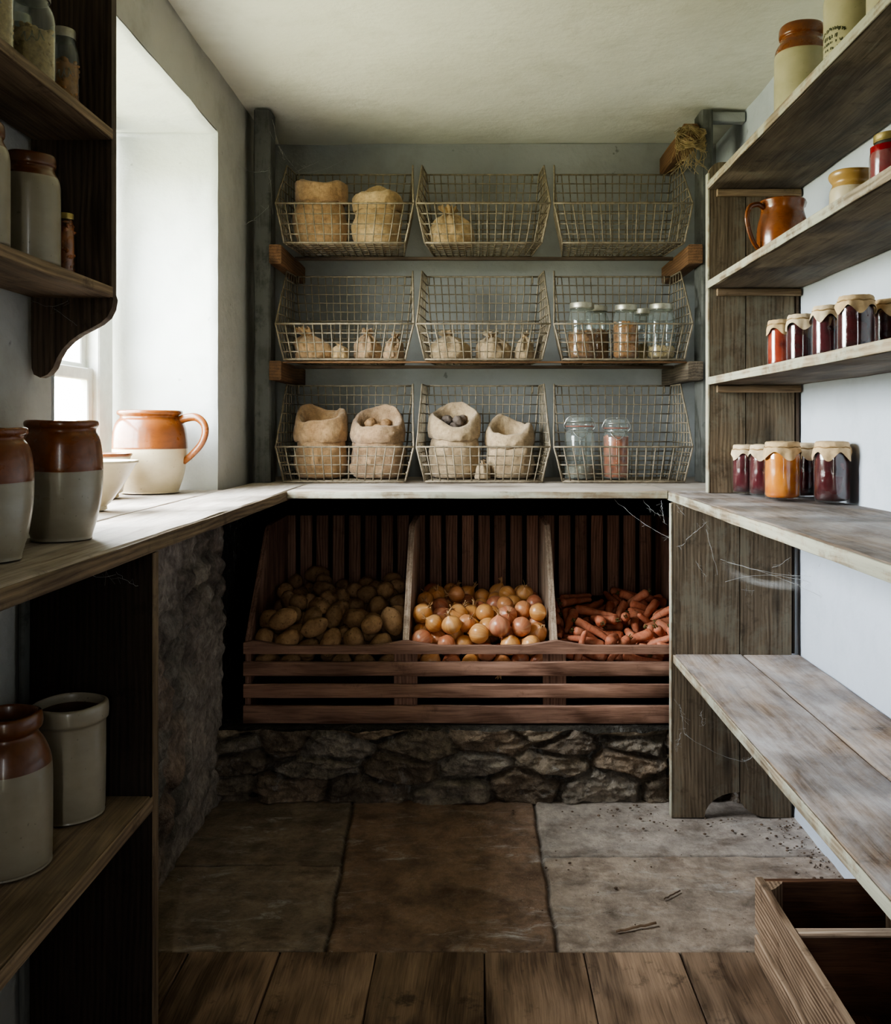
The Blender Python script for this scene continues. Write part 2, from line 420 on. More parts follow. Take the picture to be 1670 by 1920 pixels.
def webmat(name):
    m = Mat(name); m.t.nodes.remove(m.b)
    x = m.n('MixShader', {0: .42, 1: m.n('BsdfTransparent').outputs[0], 2: m.n('BsdfDiffuse', {'Color': (.72, .72, .7, 1)}).outputs[0]})
    m.l(x.outputs[0], m.out.inputs[0]); return m.m
def veil(name):
    m = Mat(name); m.t.nodes.remove(m.b)
    st = m.noise(m.map(m.attr('gco'), (6, 90, 1)), 1, 4, .7)
    s = m.sep(m.attr('gco')); e1 = m.math('SINE', m.math('MULTIPLY', s[0], PI)); e2 = m.math('SINE', m.math('MULTIPLY', s[1], PI))
    f = m.math('MULTIPLY', m.math('MULTIPLY', m.ramp(st, (.38, 0.), (.75, 1.)), .6), m.math('MULTIPLY', e1, e2))
    x = m.n('MixShader', {0: f, 1: m.n('BsdfTransparent').outputs[0], 2: m.n('BsdfDiffuse', {'Color': (.75, .75, .74, 1)}).outputs[0]})
    m.l(x.outputs[0], m.out.inputs[0]); return m.m

W_SHELF = wood('weathered_shelf_wood', srgb(70, 60, 50), srgb(128, 114, 98), paint=(srgb(118, 116, 102), .56, .45), dust=.55, dustcol=srgb(150, 146, 140))
W_PANEL = wood('grey_green_panel_wood', srgb(80, 68, 54), srgb(136, 120, 100), paint=(srgb(122, 118, 104), .5, .5), ring=.3)
W_BENCH = wood('dusty_bench_wood', srgb(92, 74, 60), srgb(158, 136, 116), dust=.68, dustcol=srgb(196, 194, 196), stain=.7)
W_TOP = wood('pale_scrubbed_worktop', srgb(128, 112, 98), srgb(192, 178, 164), dust=.5, dustcol=srgb(206, 200, 194), stain=.45, spec=.3)
W_EDGE = wood('worn_painted_edge_wood', srgb(120, 104, 84), srgb(178, 162, 138), paint=(srgb(176, 176, 158), .45, .7))
W_DARK = wood('dark_brown_wood', srgb(62, 50, 42), srgb(106, 90, 76), stain=.5, rough=.7)
W_SHADED = wood('shaded_panel_wood', srgb(34, 27, 22), srgb(62, 49, 40), stain=.5, rough=.75)  # wood darkened to near black, shade painted into the colour
W_LSHELF = wood('brown_shelf_wood', srgb(90, 73, 58), srgb(152, 130, 104), dust=.25, dustcol=srgb(140, 130, 116))
W_BIN = wood('reddish_crate_wood', srgb(104, 74, 60), srgb(168, 130, 110), dust=.35, dustcol=srgb(150, 128, 116), stain=.4)
W_BINP = wood('pale_divider_wood', srgb(142, 118, 98), srgb(204, 182, 160), stain=.4)
W_CRATE = wood('old_crate_wood', srgb(102, 80, 62), srgb(172, 146, 122), stain=.6, ring=.6)
W_CRATEIN = wood('crate_inside_wood', srgb(70, 46, 32), srgb(118, 84, 62), stain=.4)
W_FLOOR = wood('floorboard_pine', srgb(94, 75, 60), srgb(164, 137, 114), ring=.55, knots=.85, stain=.7, rough=.6, spec=.3)
W_POST = wood('blue_grey_painted_post', srgb(62, 62, 58), srgb(100, 100, 94), paint=(srgb(98, 98, 94), .42, .9), ring=.1, knots=.2)
W_ARM = wood('bare_bracket_wood', srgb(84, 60, 42), srgb(134, 100, 72))
P_LEFT = plaster('left_wall_plaster', srgb(180, 177, 170), srgb(164, 163, 158), srgb(144, 141, 132))
P_REV = plaster('window_reveal_whitewash', srgb(214, 216, 212), srgb(202, 206, 206), srgb(186, 188, 184), .3, .35)
P_BACK = plaster('back_wall_plaster', srgb(158, 158, 156), srgb(144, 146, 146), srgb(128, 128, 122))
P_SHADE = plaster('painted_recess_shade', srgb(46, 42, 38), srgb(36, 33, 30), srgb(26, 24, 22), .6, .2)  # near-black plaster colour standing in for deep shade under the worktop
P_RIGHT = plaster('right_wall_whitewash', srgb(204, 209, 218), srgb(194, 200, 210), srgb(180, 187, 196), .22, .4)
P_CEIL = plaster('ceiling_limewash', srgb(226, 224, 212), srgb(216, 214, 200), srgb(198, 196, 180), .3, .25)
M_STONE = stone('rubble_stone', 1.)
M_FLAG = stone('flagstone', .32, .62, .45, srgb(186, 180, 174), 1., (.8, 1.2))
G_BROWN = glaze('brown_salt_glaze', srgb(134, 74, 30), srgb(104, 54, 22), .2, .4, .3)
G_JUG = glaze('orange_brown_glaze', srgb(136, 78, 34), srgb(104, 56, 24), .22, .5, .25)
G_CREAM = glaze('cream_stoneware_glaze', srgb(206, 192, 162), srgb(188, 172, 140), .25, .5)
G_GREY = glaze('grey_stoneware_glaze', srgb(160, 151, 134), srgb(142, 133, 116), .25, .6)
G_GREEN = glaze('pale_olive_glaze', srgb(186, 178, 146), srgb(168, 160, 126), .28, .4)
G_DIM = glaze('shaded_cream_glaze', srgb(152, 142, 124), srgb(136, 126, 108), .28, .5); G_DIMB = glaze('shaded_brown_glaze', srgb(112, 66, 32), srgb(88, 50, 26), .24, .4, .3)  # cream and brown glazes darkened to paint in shade on the left shelves
G_INSIDE = glaze('inner_dark_glaze', srgb(80, 54, 34), srgb(60, 40, 26), .3, .2)
GLASS = glass('jar_glass', (.92, .95, .94), .16); PANE = glass('window_glass', (.96, .98, .98), .03)
GLASS_CLEAN = glass('preserve_jar_glass', (.96, .97, .97), .04); GLASS_OLD = glass('dusty_jar_glass', (.86, .9, .88), .2)
LID_Z = plain('zinc_lid', srgb(176, 172, 158), .42, .75); LID_G = plain('brass_lid', srgb(170, 150, 96), .4, .7)
WIRE = plain('weathered_wire', srgb(128, 116, 98), .6, .3, .45, 60, .3)
PAPER = plain('kraft_paper', srgb(198, 168, 128), .85, 0, .22, 40, .5)
PAPER2 = plain('pale_kraft_paper', srgb(212, 190, 158), .85, 0, .2, 40, .5)
TWINE = plain('jute_twine', srgb(150, 122, 84), .9)
WHITE = plain('white_window_paint', srgb(226, 226, 220), .5, 0, .08)
BUR = [burlap('burlap_tan', srgb(146, 114, 82), srgb(178, 146, 110)), burlap('burlap_yellow', srgb(158, 130, 94), srgb(190, 162, 122)), burlap('burlap_grey', srgb(146, 124, 98), srgb(178, 156, 126)), burlap('burlap_rosy', srgb(142, 114, 88), srgb(174, 146, 116))]
POT = veg_potato('potato_skin'); ONI = veg_onion('onion_skin'); CAR = veg_carrot('carrot_skin')
ONI_ST = plain('dry_onion_neck', srgb(206, 164, 118), .8); CAR_ST = plain('carrot_crown', srgb(96, 92, 52), .8)
BEET = plain('dusty_root_skin', srgb(96, 84, 76), .85, 0, .45, 60, .5); 
J_PLUM = jam('plum_preserve', srgb(40, 10, 16), srgb(84, 26, 34), 40); J_DARK = jam('black_cherry_preserve', srgb(34, 8, 12), srgb(72, 14, 20), 34)
J_AMB = jam('apricot_preserve', srgb(176, 88, 14), srgb(222, 138, 44), 34, .25); J_RED = jam('red_jelly', srgb(110, 8, 14), srgb(140, 14, 22), 12)
J_BRN = jam('pickled_brown', srgb(112, 58, 26), srgb(160, 92, 46), 40); J_ORG = jam('orange_slices', srgb(120, 52, 24), srgb(178, 94, 50), 55, .5); J_RHU = jam('rhubarb_preserve', srgb(110, 30, 22), srgb(170, 70, 48), 44)
NUT = plain('dried_nuts', srgb(150, 104, 62), .8, 0, .5, 60, .4); NUT2 = plain('dried_peel', srgb(160, 108, 58), .7, 0, .5, 60, .4); GRAIN = plain('pale_grain', srgb(178, 152, 108), .8, 0, .35, 120, .5); SEEDS = plain('grey_seeds', srgb(128, 120, 106), .8, 0, .4, 90, .4)
WEB = webmat('cobweb_silk'); VEIL = veil('cobweb_sheet')
DIRT = plain('dry_dirt', srgb(98, 80, 66), .95, 0, .5); STRAW = plain('old_straw', srgb(150, 130, 96), .9, 0, .4)
INK = plain('dark_printing_ink', srgb(46, 50, 26), .5, 0, .1, 30, 0); NAIL = plain('rusty_iron', srgb(70, 54, 44), .7, .5); HOOP = plain('steel_wire', srgb(180, 180, 176), .3, .9)
BIN_DARK = plain('dark_bin_board', srgb(58, 40, 28), .9)  # plain dark brown for the inner boards of the bin
# ------------------------------------------------------------------ the setting
XO = -1.172; DX0, DX1 = .10, .16
XL, XR, YB, YN, ZC = -.789, .94, 3.52, -1.0, 2.22
RY0, RY1, RZ1 = 1.69, 2.78, 2.03          # window opening
def slab(mb, a, b):
    x0, y0, z0 = a; x1, y1, z1 = b
    v = [(x, y, z) for x in (x0, x1) for y in (y0, y1) for z in (z0, z1)]
    mb.add(v, [(0, 1, 3, 2), (4, 6, 7, 5), (0, 4, 5, 1), (2, 3, 7, 6), (0, 2, 6, 4), (1, 5, 7, 3)])
mb = MB()
slab(mb, (XO, YN-.1, -.05), (XL, RY0, ZC+.1)); slab(mb, (XO, RY1, -.05), (XL, YB+.15, ZC+.1))
slab(mb, (XO, RY0, -.05), (XL, RY1, .90)); slab(mb, (XO, RY0, RZ1), (XL, RY1, ZC+.1))
WL = tag(mb.build('wall_left', P_LEFT, smooth=0), 'blue-grey plastered wall with the deep window recess', kind='structure')
def sheet(mb, o, U, V, nu, nv, amp, fr, nrm, sd=0, edge=.0):
    """gently uneven plaster sheet; edge rolls its borders back"""
    o, U, V, nrm = Vector(o), Vector(U), Vector(V), Vector(nrm); vs, fs = [], []
    for i in range(nu+1):
        for j in range(nv+1):
            p = o+U*(i/nu)+V*(j/nv)
            h = amp*fbm(p.x*fr+sd, p.y*fr, p.z*fr, 3)
            e = min(i, j, nu-i, nv-j)
            if e == 0: h -= edge
            vs.append(tuple(p+nrm*h))
    for i in range(nu):
        for j in range(nv):
            a = i*(nv+1)+j; fs.append((a, a+nv+1, a+nv+2, a+1))
    if U.cross(V).dot(nrm) < 0: fs = [tuple(reversed(f)) for f in fs]
    mb.add(vs, fs)
mb = MB()
sheet(mb, (XO, RY1-.012, .90), (XL-XO+.003, 0, 0), (0, 0, RZ1-.90), 30, 60, .005, 5, (0, -1, 0), 0, .006)
sheet(mb, (XO, RY0+.012, .90), (XL-XO+.003, 0, 0), (0, 0, RZ1-.90), 30, 60, .005, 5, (0, 1, 0), 3, .006)
sheet(mb, (XO, RY0, RZ1-.012), (XL-XO+.003, 0, 0), (0, RY1-RY0, 0), 30, 60, .005, 5, (0, 0, -1), 5, .006)
mb.build('reveal', P_REV, WL, 180)
mb = MB(); slab(mb, (XR+.03, YN-.1, -.05), (1.1, YB+.15, ZC+.1)); sheet(mb, (XR-.004, YN, 0), (0, YB-YN, 0), (0, 0, ZC), 90, 44, .0025, 3, (-1, 0, 0), 9); mb.v = [(v[0]-max(0, .44-v[2])/.44*.019*(v[0] < XR+.001), v[1], v[2]) for v in mb.v]
tag(mb.build('wall_right', P_RIGHT, smooth=60), 'whitewashed wall behind the shelves and bench', kind='structure')
mb = MB(); slab(mb, (-1.25, YB, -.05), (1.1, YB+.15, ZC+.1)); sheet(mb, (XL, YB-.006, 0), (XR-XL, 0, 0), (0, 0, ZC), 50, 60, .004, 3, (0, -1, 0), 2)
WB = tag(mb.build('wall_back', P_BACK, smooth=60), 'grey plastered wall behind the wire baskets', kind='structure')
mb = MB(); sheet(mb, (XL, YB-.012, 0), (XR-XL, 0, 0), (0, 0, .905), 40, 20, .004, 6, (0, -1, 0), 2); mb.build('recess_shade', P_SHADE, WB, 180)  # dark sheet paints the shade behind the bin onto the wall
mb = MB(); slab(mb, (-1.25, YN-.1, -.05), (DX0, YN, ZC+.1)); slab(mb, (DX1, YN-.1, -.05), (1.1, YN, ZC+.1)); slab(mb, (DX0, YN-.1, 2.0), (DX1, YN, ZC+.1))  # narrow slit added behind the camera to let in fill light
tag(mb.build('wall_front', P_LEFT, smooth=0), 'plastered wall with an added narrow slit letting in fill light', kind='structure')
mb = MB(); slab(mb, (-1.25, YN-.1, ZC+.02), (1.1, YB+.15, ZC+.14))
sheet(mb, (XL-.02, YN, ZC), (XR-XL+.04, 0, 0), (0, YB-YN+.02, 0), 60, 120, .007, 2.2, (0, 0, -1), 4)
tag(mb.build('ceiling', P_CEIL, smooth=60), 'uneven limewashed ceiling', kind='structure')
# --- flagstones and boards
def stonefield(mb, org, U, V, N, nu, nv, pts, su, sv, depth, width, cols, rough=.006, fr=14, flat=None, squash=1.0, sd=0., strata=1.6):
    """relief of fitted stones: rounded cells of a distorted cell pattern, one colour per stone"""
    org, Un, Vn, Nn = Vector(org), Vector(U), Vector(V), Vector(N); lu, lv = Un.length, Vn.length
    uu, vv = np.meshgrid(np.linspace(0, lu, nu+1), np.linspace(0, lv, nv+1), indexing='ij')
    n1 = np.array([[noise.noise(Vector((a*6+sd, b*9, 1.3))) for b in vv[0]] for a in uu[:, 0]]); n2 = np.array([[noise.noise(Vector((a*6, b*9+sd, 7.7))) for b in vv[0]] for a in uu[:, 0]])
    a, b = uu+.036*n1, vv+.022*n2
    P = np.array(pts); D = np.sqrt(((a[..., None]-P[:, 0])/su)**2+((b[..., None]-P[:, 1])/sv)**2)
    o = np.argsort(D, axis=-1)[..., :2]; d1 = np.take_along_axis(D, o[..., :1], -1)[..., 0]; d2 = np.take_along_axis(D, o[..., 1:2], -1)[..., 0]
    t = np.clip((d2-d1)/width, 0, 1); t = t*t*(3-2*t)
    k = o[..., 0]; rr = np.random.RandomState(11); lift = rr.uniform(.55, 1.15, len(P))[k]
    h = depth*t*lift; vs, fs, cs = [], [], []
    for i in range(nu+1):
        for j in range(nv+1):
            q = org+Un*(i/nu)+Vn*(j/nv)
            f = flat(uu[i, j], vv[i, j]) if flat else 1.
            r = rough*fbm(q.x*fr, q.y*fr, q.z*fr*strata, 5)-rough*.8*abs(nz(q.x*fr*1.3+9, q.y*fr*1.3, q.z*fr*1.3*strata))
            vs.append(tuple(q+Nn*(h[i, j]*f+r*(.4+.6*f))))
            c = cols[k[i, j] % len(cols)]; m_ = (168/255*.55, .30, .25)
            tt = (.55+.45*t[i, j])
            cs.append(tuple((x*tt)*f+(1-f)*y for x, y in zip(c, srgb(164, 152, 142))))
    for i in range(nu):
        for j in range(nv):
            e = i*(nv+1)+j; fs.append((e, e+nv+1, e+nv+2, e+1))
    if Un.cross(Vn).dot(Nn) < 0: fs = [tuple(reversed(f)) for f in fs]
    mb.add(vs, fs, None, cs)
SC = [tuple(1.3*q for q in srgb(*c)) for c in ((112, 102, 92), (96, 82, 72), (124, 112, 98), (92, 92, 88), (118, 98, 84), (104, 100, 92), (84, 74, 66), (132, 122, 110))]
rr = random.Random(3); pts = []
for j, z in enumerate((.05, .14, .24, .33, .43, .52, .62, .71, .80, .88)):
    u = rr.uniform(0, .1)
    while u < 1.25: pts.append((u, z+rr.uniform(-.025, .025))); u += rr.uniform(.10, .2)
mb = MB()
def plast(u, v): return min(1., max(.0, .55+1.2*nz(u*3.1, v*3.4, 3.3)-.25*(v > .75)))
stonefield(mb, (XL+.018, 1.612, .0), (0, 1.16, 0), (0, 0, .895), (1, 0, 0), 210, 165, pts, 1.5, 1., .020, .045, SC, .017, 12, plast, sd=2)
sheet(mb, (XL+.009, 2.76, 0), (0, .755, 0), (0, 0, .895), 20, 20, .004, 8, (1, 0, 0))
mb.c[-441:] = [(.02, .018, .016)]*441  # blackened sheet: shade beside the bin painted on the wall
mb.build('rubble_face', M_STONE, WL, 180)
mb = MB(); pts = []; tops = []
for z, w0, w1 in ((.035, .16, .3), (.105, .2, .36), (.168, .15, .3), (.206, .3, .5)):
    u = rr.uniform(-.1, .05)
    while u < 1.8: pts.append((u, z+rr.uniform(-.012, .012))); u += rr.uniform(w0, w1)
SFB = [tuple(1.3*q for q in srgb(*c)) for c in ((108, 96, 82), (118, 102, 86), (98, 86, 74), (112, 102, 90), (104, 90, 76), (128, 118, 106))]
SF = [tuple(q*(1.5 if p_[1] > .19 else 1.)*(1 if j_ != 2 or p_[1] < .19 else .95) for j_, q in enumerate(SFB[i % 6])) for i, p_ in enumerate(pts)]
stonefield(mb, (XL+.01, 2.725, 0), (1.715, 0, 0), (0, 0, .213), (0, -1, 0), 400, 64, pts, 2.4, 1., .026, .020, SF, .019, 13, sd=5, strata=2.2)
k0 = len(mb.v); slab(mb, (XL+.01, 2.735, 0), (XR-.01, YB-.01, .212)); mb.c[k0:] = [srgb(70, 64, 56)]*(len(mb.v)-k0)
tag(mb.build('trim_1', M_STONE, smooth=180), 'low rubble stone step carrying the vegetable bin', kind='structure')
# flagstone heightfield
def flag_cell(x, y):
    xa = -.318+(y-1.937)*(-.047/.77)+.006*nz(y*9, 1.1); xb = .177+.004*nz(y*9, 5.5)
    if x < xa: c, dx = 0, xa-x; yy = 2.322+.006*nz(x*8, 2.)
    elif x < xb: c, dx = 2, min(x-xa, xb-x); yy = 9
    else: c, dx = 3, x-xb; yy = 2.372+.006*nz(x*8, 4.)
    dy = abs(y-yy)
    if y > yy: c += 1 if c < 2 else (1 if c == 3 else 0)
    return c, min(dx, dy)
FC = [srgb(138, 122, 106), srgb(132, 116, 100), srgb(132, 108, 90), srgb(156, 140, 126), srgb(162, 150, 140)]
mb = MB(); vs, fs, cs = [], [], []; nu, nv = 440, 220; x0, x1, y0, y1 = -.80, .95, 1.937, 2.74
for i in range(nu+1):
    for j in range(nv+1):
        x = x0+(x1-x0)*i/nu; y = y0+(y1-y0)*j/nv; c, d = flag_cell(x, y); d = min(d, y-y0+.004)
        t = min(1., d/.008); t = t*t*(3-2*t)
        h = -.009*(1-t)+.004*fbm(x*5, y*5, c*3.3, 5)-.002*abs(nz(x*14, y*9, c))+(.0018, -.001, 0, .001, -.0005)[c]
        vs.append((x, y, h)); cs.append(tuple(q*(.22+.78*t)*(1+.28*max(0, 1-abs(d-.018)/.016)*max(0, nz(x*9, y*9, 3.)+.25)) for q in FC[c]))
for i in range(nu):
    for j in range(nv):
        e = i*(nv+1)+j; fs.append((e, e+nv+1, e+nv+2, e+1))
mb.add(vs, fs, None, cs); k0 = len(mb.v); slab(mb, (-1.0, YN-.1, -.06), (1.0, 3.5, -.022)); mb.c[k0:] = [srgb(50, 44, 38)]*(len(mb.v)-k0)
FL = tag(mb.build('floor', M_FLAG, smooth=180), 'worn flagstone floor with a strip of wide floorboards', kind='structure')
mb = MB(); xs = [-.80, -.61, -.415, -.211, .020, .232, .437, .64, .80, .945]
for i in range(9): board(mb, (xs[i]+.0015, YN, -.03), (xs[i+1]-.0015, 1.934+.003*nz(i, 2), .001), 1, .002, .0015, i*3.7+1, .85+.25*((i*.37) % 1))
mb.build('floorboards', W_FLOOR, FL)
# --- window in the left wall
mb = MB(); X0, X1 = -1.165, -1.095; WY0, WY1, WZ0, WZ1 = RY0+.02, RY1-.035, .95, RZ1-.02
for a, b in (((X0, WY0, WZ0), (X1, WY0+.07, WZ1)), ((X0, WY1-.10, WZ0), (X1, WY1, WZ1)), ((X0, WY0, WZ1-.07), (X1, WY1, WZ1)), ((X0, WY0, WZ0-.03), (X1+.02, WY1, WZ0+.035))): board(mb, a, b, None, .004, .0006)
W = tag(mb.build('window_1', WHITE), 'white painted sash window in the left recess', kind='structure')
MY = (WY0+WY1-.03)/2; ZM = 1.272
for nm, z0, z1, xo in (('lower_sash', WZ0+.035, ZM+.02, -1.125), ('upper_sash', ZM-.005, WZ1-.07, -1.145)):
    mb = MB(); ya, yb = WY0+.07, WY1-.10; xa, xb = xo-.012, xo+.012
    for a, b in (((xa, ya, z0), (xb, ya+.035, z1)), ((xa, yb-.035, z0), (xb, yb, z1)), ((xa, ya, z1-.035), (xb, yb, z1)), ((xa, ya, z0), (xb, yb, z0+.04)), ((xa+.004, MY-.01, z0), (xb-.004, MY+.01, z1))): board(mb, a, b, None, .003, .0004)
    sa = mb.build(nm, WHITE, W); mb = MB(); slab(mb, (xo-.0015, ya+.02, z0+.02), (xo+.0015, yb-.02, z1-.02)); mb.build('pane', PANE, sa, 0)
# ------------------------------------------------------------------ worktops
def boards(root, nm, lst, mat, **k):
    for a, b in lst:
        m_ = MB(); board(m_, a, b, **k); m_.build(nm, mat, root)
t = thing('worktop', 'pale scrubbed worktop along the window side, running into the recess as sill', 'worktop', (-.67, 1.5, ZW-.03))
boards(t, 'front_board', [((-.762, .25, ZW-.029), (-.561, 3.50, ZW))], W_TOP, axis=1, bev=.005, wob=.0016)
boards(t, 'front_edge', [((-.5608, .25, ZW-.0285), (-.5575, 3.0, ZW-.002))], W_LSHELF, axis=1, bev=.001, wob=.001)
boards(t, 'sill_board', [((-1.09, RY0+.022, ZW-.029), (-.766, RY1-.022, ZW-.001))], W_TOP, axis=1, bev=.004, wob=.001)
t = thing('worktop', 'narrow pale worktop under the bottom row of wire baskets', 'worktop', (.1, 3.1, ZW-.03))
boards(t, 'board', [((-.556, 2.688, ZW-.022), (.571, 2.95, ZW)), ((-.556, 2.953, ZW-.022), (.575, 3.20, ZW-.001)), ((-.556, 3.203, ZW-.022), (.575, 3.505, ZW-.001)), ((.577, 2.722, ZW-.022), (.932, 3.505, ZW-.001))], W_TOP, axis=0, bev=.003, wob=.0018)
boards(t, 'front_edge', [((-.555, 2.6845, ZW-.0215), (.570, 2.6878, ZW-.001))], W_EDGE, axis=0, bev=.001, wob=.001)
t = thing('worktop', 'grey weathered worktop with chipped painted edge below the preserve jars', 'worktop', (.76, 1.5, ZW-.03))
boards(t, 'board', [((.577, .25, ZW-.027), (.932, 2.715, ZW))], W_BENCH, axis=1, bev=.006, wob=.0025)
boards(t, 'front_edge', [((.5725, .25, ZW-.0265), (.5768, 2.715, ZW-.002))], W_EDGE, axis=1, bev=.001, wob=.0012)
# ------------------------------------------------------------------ right hand furniture
t = thing('shelf_unit', 'tall open shelf unit with three long weathered shelves over the grey worktop', 'shelf unit', (.8, 2.6, ZW))
SX = .67; SZ = [1.265, 1.541, 1.825]; YP = 2.60
arc = [(SX+.035-.035*math.cos(a), 1.842+.04*math.sin(a)) for a in [PI/2*i/6 for i in range(7)]]
mb = MB(); prism(mb, [(SX, ZW+.001)]+arc+[(.775, 1.882), (.775, ZW+.001)], 'xz', YP, YP+.022, 2, 3, 1.02); prism(mb, [(.778, ZW+.001), (.778, 1.882), (.916, 1.882), (.916, ZW+.001)], 'xz', YP, YP+.022, 2, 8, .95)
mb.build('side_panel', W_PANEL, t)
mb = MB(); board(mb, (SX-.003, YP-.001, ZW+.002), (SX+.003, YP+.023, 1.85), 2, .001, .0006); mb.build('edge_strip', W_EDGE, t)
mb = MB(); board(mb, (.918, YP+.002, ZW+.001), (.932, YP+.03, 1.88), 2); mb.build('dark_gap_strip', W_DARK, t)
for i, z in enumerate(SZ):
    mb = MB(); board(mb, (SX, .25, z-.022), (.932, YP-.001, z), 1, .003, .0025, 5+i*7, (1.0, .92, .9)[i]); sh = mb.build('shelf', W_SHELF, t)
    mb = MB(); board(mb, (SX-.004, .25, z-.022), (SX-.0003, YP-.001, z-.0005), 1, .001, .0008, 9+i*5, 1.05); mb.build('front_edge', W_EDGE, sh)
    mb = MB(); board(mb, (SX+.022, YP-.018, z-.044), (.93, YP-.001, z-.0235), 0); mb.build('cleat', W_LSHELF, t)
t = thing('bench', 'low dusty plank bench on a tall scalloped end panel', 'bench', (.75, 1.6, 0))
boards(t, 'seat_board', [((.572, .25, .445), (.766, YP-.001, .470)), ((.769, .25, .445), (.932, YP-.001, .470))], W_BENCH, axis=1, bev=.004, wob=.002)
boards(t, 'front_edge', [((.5685, .25, .4455), (.5718, YP-.001, .469))], W_EDGE, axis=1, bev=.001, wob=.001)
def foot(xa, xb, cut_l):
    # board outline with a curved cut at the foot
    if cut_l: return [(xa, .075), (xa, ZW-.028), (xb, ZW-.028), (xb, .002), (xa+.085, .002)]+[(xa+.085-.085*math.sin(a), .002+.06*(1-math.cos(a))) for a in [PI/2*i/6 for i in range(1, 6)]]
    return [(xa, .002), (xa, ZW-.028), (xb, ZW-.028), (xb, .075)]+[(xb-.10*math.sin(a), .075-.073*(1-math.cos(a))) for a in [PI/2*i/6 for i in range(1, 7)]]
mb = MB(); prism(mb, foot(.566, .758, False), 'xz', YP, YP+.022, 2, 12, 1.0); mb.build('end_board', W_PANEL, t)
mb = MB(); prism(mb, foot(.7605, .908, True), 'xz', YP, YP+.022, 2, 17, .93); mb.build('end_board', W_PANEL, t)
mb = MB(); board(mb, (.9085, YP+.002, .472), (.919, YP+.03, ZW-.03), 2); mb.build('dark_gap_strip', W_SHADED, t)  # added dark strip standing in for shade in the gap by the wall
mb = MB(); board(mb, (.5615, YP-.001, .003), (.5655, YP+.022, ZW-.030), 2, .001, .0006); mb.build('edge_strip', W_EDGE, t)
# crate on the floor
t = thing('crate', 'open wooden crate with a middle divider on the floor below the bench', 'crate', (.76, 1.6, 0))
CX0, CX1, CY0, CY1, CH = .591, .912, 1.24, 1.914, .172
for x in (CX0, CX1-.016):
    mb = MB(); board(mb, (x, CY0, .066), (x+.016, CY1, CH), 1, .002, .0015); mb.build('side_plank', W_CRATE, t)
    mb = MB(); board(mb, (x, CY0, .004), (x+.016, CY1, .050), 1, .002, .0015); mb.build('side_plank', W_CRATE, t)
for y in (CY0, CY1-.016):
    mb = MB(); board(mb, (CX0+.017, y, .006), (CX1-.017, y+.016, CH-.003), 0, .002, .001); mb.build('end_board', W_CRATEIN, t)
    s = 1 if y == CY0 else -1; yy = y+(.017 if s == 1 else -.001)
    for x, sx in ((CX0+.017, 1), (CX1-.017, -1)):
        mb = MB(); prism(mb, [(x, yy), (x+sx*.036, yy), (x+sx*.03, yy+s*.01), (x+sx*.01, yy+s*.03), (x, yy+s*.036)], 'xy', .006, CH-.001, 2); mb.build('corner_post', W_CRATE, t)
mb = MB(); board(mb, (CX0+.017, 1.704, .010), (CX1-.017, 1.726, CH-.012), 0, .004, .003); mb.build('divider', W_CRATEIN, t)
mb = MB(); board(mb, (CX0+.017, 1.703, CH-.0118), (CX1-.017, 1.727, CH-.004), 0, .003, .002); mb.build('divider_cap', W_BINP, t)
for k in range(3):
    mb = MB(); board(mb, (CX0+.018+k*.097, CY0+.017, .006), (CX0+.109+k*.097, CY1-.017, .014), 1); mb.build('bottom_board', W_CRATEIN, t)
# ------------------------------------------------------------------ left hand furniture
t = thing('shelf_cabinet', 'open dark cabinet with one plank shelf below the window side worktop', 'cabinet', (-.67, 1.5, 0))
mb = MB(); board(mb, (-.783, 1.582, .003), (-.564, 1.606, ZW-.031), 2, .003, .001, 2, .8); mb.build('end_panel', W_SHADED, t)  # unlit face painted dark; the same panel's edge strip stays brown
mb = MB(); board(mb, (-.5635, 1.582, .003), (-.560, 1.606, ZW-.031), 2, .001, .0006, 2, .9); mb.build('edge_strip', W_LSHELF, t)
mb = MB(); board(mb, (-.775, .25, .453), (-.563, 1.580, .478), 1, .004, .0025, 6, 1.05); sh = mb.build('shelf', W_LSHELF, t)
mb = MB(); board(mb, (-.5632, .25, .4535), (-.5605, 1.580, .4775), 1, .001, .001, 3, 1.1); mb.build('front_edge', W_LSHELF, sh)
mb = MB(); board(mb, (-.784, 1.555, .48), (-.774, 1.580, ZW-.032), 2); mb.build('corner_batten', W_POST, t)
mb = MB(); board(mb, (-.784, 1.555, .003), (-.774, 1.580, .45), 2); mb.build('corner_batten', W_POST, t)
t = thing('wall_shelf', 'dark wall shelf with curved bracket end beside the window', 'shelf', (-.70, 1.5, 1.2))
def pz(px, py): return ((px-890)/1064, EYE+(802-py)/1064)
out = [(-.641, 2.10), (-.641, 1.357)]
for q in ((211, 560), (208, 578), (200, 594), (186, 606), (168, 616), (148, 626), (130, 639), (115, 655), (105, 672), (98, 690), (88, 702), (74, 708), (62, 702), (58, 690), (57, 670)): out.append(pz(*q))
out += [(-.783, 1.25), (-.783, 2.10)]
mb = MB(); prism(mb, out, 'xz', 1.600, 1.622, 2, 4, .95); mb.build('side_panel', W_DARK, t)
for z, s in ((1.369, 3), (1.647, 8)):
    mb = MB(); board(mb, (-.783, .25, z-.019), (-.641, 1.599, z), 1, .003, .002, s, .95); sh = mb.build('shelf', W_LSHELF, t)
    mb = MB(); board(mb, (-.6412, .25, z-.0185), (-.638, 1.599, z-.0005), 1, .001, .001, s, 1.15); mb.build('front_edge', W_LSHELF, sh)
